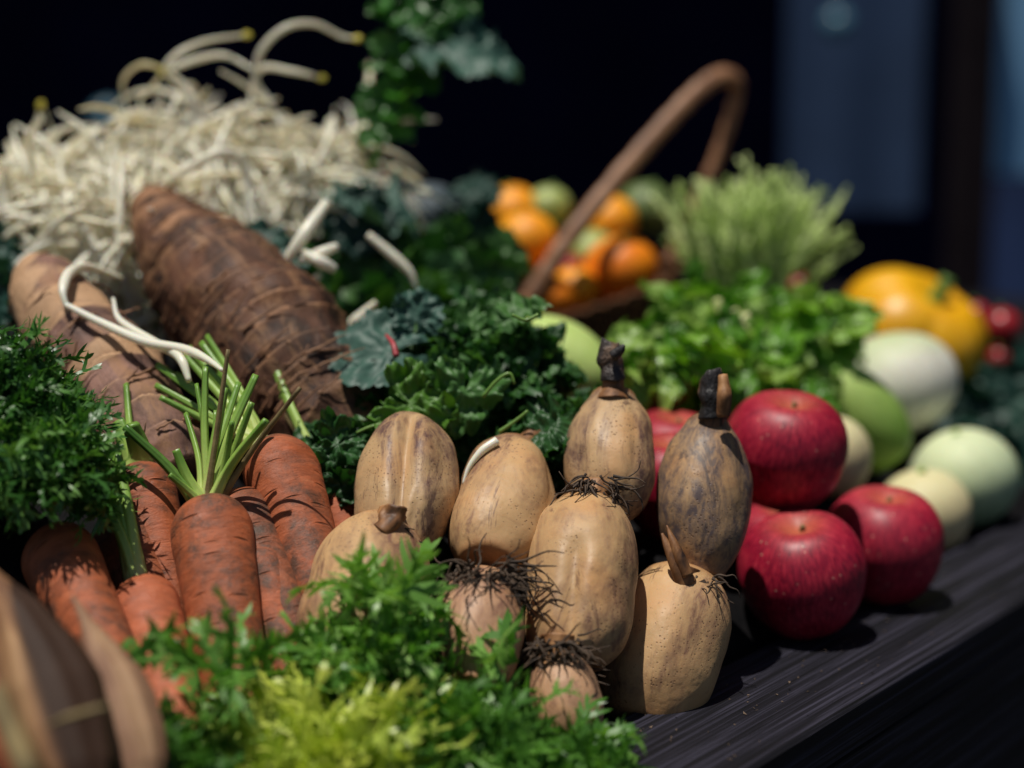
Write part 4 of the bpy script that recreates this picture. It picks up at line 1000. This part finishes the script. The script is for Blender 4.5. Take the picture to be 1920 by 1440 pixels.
# ---------------------------------------------------------------- vegetables on the right
MAT['yellow'] = mat_plain('yellow_skin', [(.3, (.70, .32, .004)), (.7, (.80, .42, .006))], 20, .4, .15)
yp = ribbed('yellow_pumpkin', P(1712, 628, 1.78), .070, .060, 5, .13, 'yellow', 'large deep yellow ribbed pumpkin at the right, sloping down behind the white turnip', 'pumpkin', (.40, -.42, .95), 'petiole_dark', None, .85, 3, (.007, .010))
ax = Vector((.86, 0, -.5)).normalized(); Msc = Matrix.Translation(P(1712, 628, 1.78)) @ Matrix.Scale(1.28, 4, ax) @ Matrix.Translation(-P(1712, 628, 1.78))
yp.matrix_world = WM[yp] = Msc @ WM[yp]; bed(P(1715, 620, 1.78), .06)
def mat_turnip(name, low, top, a=.45, b=.95):
    m = NM(name); f = m.math('ADD', m.attr('tint'), m.math('MULTIPLY', m.math('SUBTRACT', m.noise(20, 4), .5), .35))
    c = m.ramp(f, [(a, low), (b, top)])
    c = m.mix(m.math('MULTIPLY', m.ramp(m.noise(30, 7, .75, 1.0), [(.54, 0), (.64, 1)]), .45), c, tuple(x * .45 for x in low))
    c = m.mix(m.math('MULTIPLY', m.ramp(m.voro(120), [(.06, 1), (.16, 0)]), .4), c, (.25, .2, .1))
    return m.done(m.princ(c, .55, m.bump(m.noise(40, 5), .4, .002), .15, .35))
MAT['turnip'] = mat_turnip('white_turnip_skin', (.70, .68, .58), (.48, .56, .30), .72, 1.0)
MAT['turnip_green'] = mat_turnip('green_turnip_skin', (.30, .42, .25), (.62, .68, .42), .25, .9)
MAT['turnip_cream'] = mat_turnip('cream_turnip_skin', (.62, .48, .26), (.66, .60, .34), .3, .9)
MAT['gourd'] = mat_turnip('green_gourd_skin', (.16, .30, .04), (.42, .54, .16), .3, .95)
ribbed('turnip', P(1674, 722, 1.52), px(120, 1.52), px(98, 1.52), 0, 0, 'turnip', 'large white turnip with a green tinged crown, in front of the yellow pumpkin', 'turnip', (-.25, .1, 1), None, None, .9); bed(P(1678, 722, 1.52), px(92, 1.52))
ribbed('turnip', P(1806, 898, 1.47), px(100, 1.47), px(92, 1.47), 0, 0, 'turnip_green', 'pale green round turnip at the right edge behind the plank', 'turnip', (-.3, -.1, 1), 'petiole', None, .95, 2, (.003, .002)); bed(P(1806, 898, 1.47), px(92, 1.47))
ribbed('turnip', P(1732, 962, 1.40), px(88, 1.40), px(82, 1.40), 0, 0, 'turnip_cream', 'cream yellow turnip between the rightmost apple and the pale green turnip', 'turnip', (-.2, -.1, 1), 'petiole', None, .95, 4, (.003, .003)); bed(P(1732, 962, 1.40), px(80, 1.4))
ribbed('turnip', P(1560, 855, 1.36), px(72, 1.36), px(78, 1.36), 0, 0, 'turnip_cream', 'cream turnip peeking out right of the top apple', 'turnip', (-.1, -.1, 1), None, None, .95, 6); bed(P(1560, 855, 1.36), px(76, 1.36))
ribbed('green_gourd', P(1612, 782, 1.43), px(74, 1.43), px(118, 1.43), 5, .05, 'gourd', 'lime green gourd slanting down right beside the top apple', 'gourd', (-.62, .15, .75), 'petiole', None, .85, 7, (.004, .004)); bed(P(1612, 800, 1.43), px(90, 1.43))
k = 0
for (x, y, d, rp, lb) in [(1602, 640, 1.62, 42, 'dark red radish below the left end of the yellow pumpkin'), (1830, 590, 1.85, 24, 'upper left red cherry tomato right of the pumpkin'), (1878, 612, 1.85, 34, 'biggest red cherry tomato at the right edge'), (1874, 672, 1.8, 22, 'lowest red cherry tomato under the biggest one'), (1500, 540, 1.75, 26, 'dim red cherry tomato behind the feathery fennel')]:
    c = P(x, y, d); ribbed('cherry_tomato' if 'tomato' in lb else 'radish', c, px(rp, d), px(rp, d) * .95, 0, 0, 'redfruit', lb, 'tomato' if 'tomato' in lb else 'radish', (0, 0, 1), 'petiole_dark', None, 1, k, (.002, .003)); k += 1; bed(c, px(rp, d))
r = random.Random(99); lm = MB()
for i in range(120):
    x, y = r.uniform(1760, 2020), r.uniform(690, 900); d = 1.60 + (900 - y) / 210 * .2
    blade(lm, P(x, y, d), rv(r) + Vector((0, -.2, .2)), Vector((0, -.5, .8)) + rv(r, .6), r.uniform(.03, .055), 'kale', r, r.uniform(0, .6), 0, .4, .14, 34, 6)
tag(lm.build('kale_bunch', MAT['kale'], None, Matrix.Translation(P(1880, 900, 1.6)), world=True), 'dark green kale bunch at the right edge below the cherry tomatoes', 'kale')
for q in ((1860, 860, 1.66, .05), (1900, 720, 1.8, .05)): bed(P(*q[:3]), q[3])

# ---------------------------------------------------------------- dark sheet added over the table, so gaps read as shade
pts = np.array(BED)
ss = np.linspace(-.95, 2.35, 150); ts = np.linspace(.104, 1.55, 90); V = []; F = []
for i, s_ in enumerate(ss):
    for j, t_ in enumerate(ts):
        p = st(s_, t_)
        dx = (pts[:, 0] - p.x) ** 2 + (pts[:, 1] - p.y) ** 2 + 2e-4; wt = dx ** -1.6
        z = float((wt * (pts[:, 2] - .004)).sum() / wt.sum())
        far = math.sqrt(dx.min()); z = z * max(.0, 1 - max(0, far - .12) / .5)
        z = min(z, -.014 + (t_ - .104) * 1.3)
        z = max(-.056, z + nz((p.x, p.y, 0), 30) * .004)
        V.append((p.x, p.y, z))
nj = len(ts)
F = [(i * nj + j, (i + 1) * nj + j, (i + 1) * nj + j + 1, i * nj + j + 1) for i in range(len(ss) - 1) for j in range(nj - 1)]
tag(MB().add(V, F).build('gap_shade_sheet', MAT['gap_shade'], None, Matrix()), 'black sheet added under the heaped vegetables so the gaps read as shade', 'gap_shade')

r = random.Random(123); mb = MB()
for i in range(150):
    s_, t_ = r.choice((r.uniform(-.12, .55), r.gauss(.22, .06), r.gauss(.05, .05))), r.uniform(.012, .097)
    q = r.uniform(.0004, .0015); c = st(s_, t_, q * .5)
    pts_ = [c + Vector((r.uniform(-1, 1), r.uniform(-1, 1), r.uniform(-.5, .8))) * q for _ in range(4)]
    mb.add([tuple(x) for x in pts_], [(0, 1, 2), (0, 2, 3), (0, 3, 1), (1, 3, 2)])
MAT['soil'] = mat_plain('dry_soil', [(.3, (.05, .03, .02)), (.7, (.22, .15, .10))], 90, .9)
tag(mb.build('soil_crumbs', MAT['soil'], None, Matrix.Translation(st(.2, .05)), False, True), 'crumbs of dry soil scattered on the dark plank', 'soil', None, 'stuff')

# ---------------------------------------------------------------- background
MAT['wall'] = mat_plain('navy_wall', [(.3, (.0004, .0006, .0055)), (.7, (.0009, .0012, .010))], 2, .95, spec=.02)
MAT['ground'] = mat_plain('dark_ground', [(.3, (.012, .012, .014)), (.7, (.03, .03, .034))], 6, .9)
tag(MB().add([(-60, -60, -.8), (60, -60, -.8), (60, 60, -.8), (-60, 60, -.8)], [(0, 1, 2, 3)]).build('ground', MAT['ground'], None, Matrix(), False), kind='structure')
tag(MB().add(*box(0, 6.1, 5.1, 44, .2, 11.8)).build('back_wall', MAT['wall'], None, Matrix(), False), 'very dark navy wall far behind the stall', 'wall')  # stretched far beyond the view; the added height and width block sky fill
def bgbox(name, x0, y0, x1, y1, d, mat, label, cat, th=.05):
    a, b = P(x0, y0, d), P(x1, y1, d); c = (a + b) / 2
    o = MB().add(*box(0, 0, 0, abs(b.x - a.x), th, abs(a.z - b.z), .0)).build(name, mat, None, Matrix.Translation(c), False)
    return tag(o, label, cat)
def hanging(name, x0, y0, x1, y1, d, mat, label):
    a, b = P(x0, y0, d), P(x1, y1, d); nx, ny = 60, 12; V = []; F = []; th = .004
    for side in (0, 1):
        for i in range(nx):
            for j in range(ny):
                u, v = i / (nx - 1), j / (ny - 1); x = a.x + (b.x - a.x) * u
                V.append((x, a.y + .006 * math.sin(u * 11) * (.4 + .6 * v) + th * side, a.z + (b.z - a.z) * v))
    n1 = nx * ny
    for i in range(nx - 1):
        for j in range(ny - 1):
            q = i * ny + j; F.append((q, q + ny, q + ny + 1, q + 1)); F.append((n1 + q, n1 + q + 1, n1 + q + ny + 1, n1 + q + ny))
    return tag(MB().add(V, F).build(name, mat, None, Matrix.Translation((a + b) / 2), world=True), label, 'curtain')
MAT['curtain'] = mat_plain('blue_cloth', [(.3, (.022, .050, .115)), (.7, (.036, .075, .165))], 3, .85)
MAT['curtain2'] = mat_plain('bright_blue_cloth', [(.3, (.16, .36, .60)), (.7, (.22, .46, .72))], 3, .8)
MAT['curtain3'] = mat_plain('deep_blue_cloth', [(.3, (.014, .036, .12)), (.7, (.028, .06, .18))], 3, .85)
MAT['post'] = mat_plain('brown_post', [(.3, (.008, .005, .007)), (.7, (.018, .012, .014))], 6, .8, spec=.1)
hanging('curtain', 1480, -120, 1740, 400, 4.6, MAT['curtain'], 'dull blue curtain hanging behind the fennel')
hanging('curtain', 1870, -120, 2050, 330, 4.4, MAT['curtain2'], 'brightest blue curtain at the right edge')
hanging('curtain', 1840, 330, 2050, 760, 4.7, MAT['curtain3'], 'deep blue curtain below the bright one at the right edge')
bgbox('post', 1780, -120, 1850, 900, 4.5, MAT['post'], 'dark brown upright post between the blue curtains', 'post', .1)
MAT['bokeh'] = mat_plain('teal_bokeh', [(.3, (.05, .14, .20)), (.7, (.08, .20, .28))], 5, .25)
for x, y, d, rr, lb in [(1570, 45, 4.2, .035, 'pale teal ball added as a blurred light disc in front of the blue curtain'), (205, 225, 5.0, .05, 'dim blue ball added as a blurred disc far behind the sprouts')]:  # balls and cords made up, to blur into background discs of light
    v, f = revolve([.001] + [rr * math.sin(PI * i / 20) for i in range(1, 20)] + [.001], [-rr * math.cos(PI * i / 20) for i in range(21)], 32)
    g = tag(MB().add(v, f).build('bokeh_ball', MAT['bokeh'], None, Matrix.Translation(P(x, y, d))), lb, 'bokeh ball')
    v, f, al = tube([(0, 0, rr * .98), (0, 0, rr + 2.2)], .003, 6, 3); MB().add(v, f).build('cord', MAT['post'], g, WM[g])
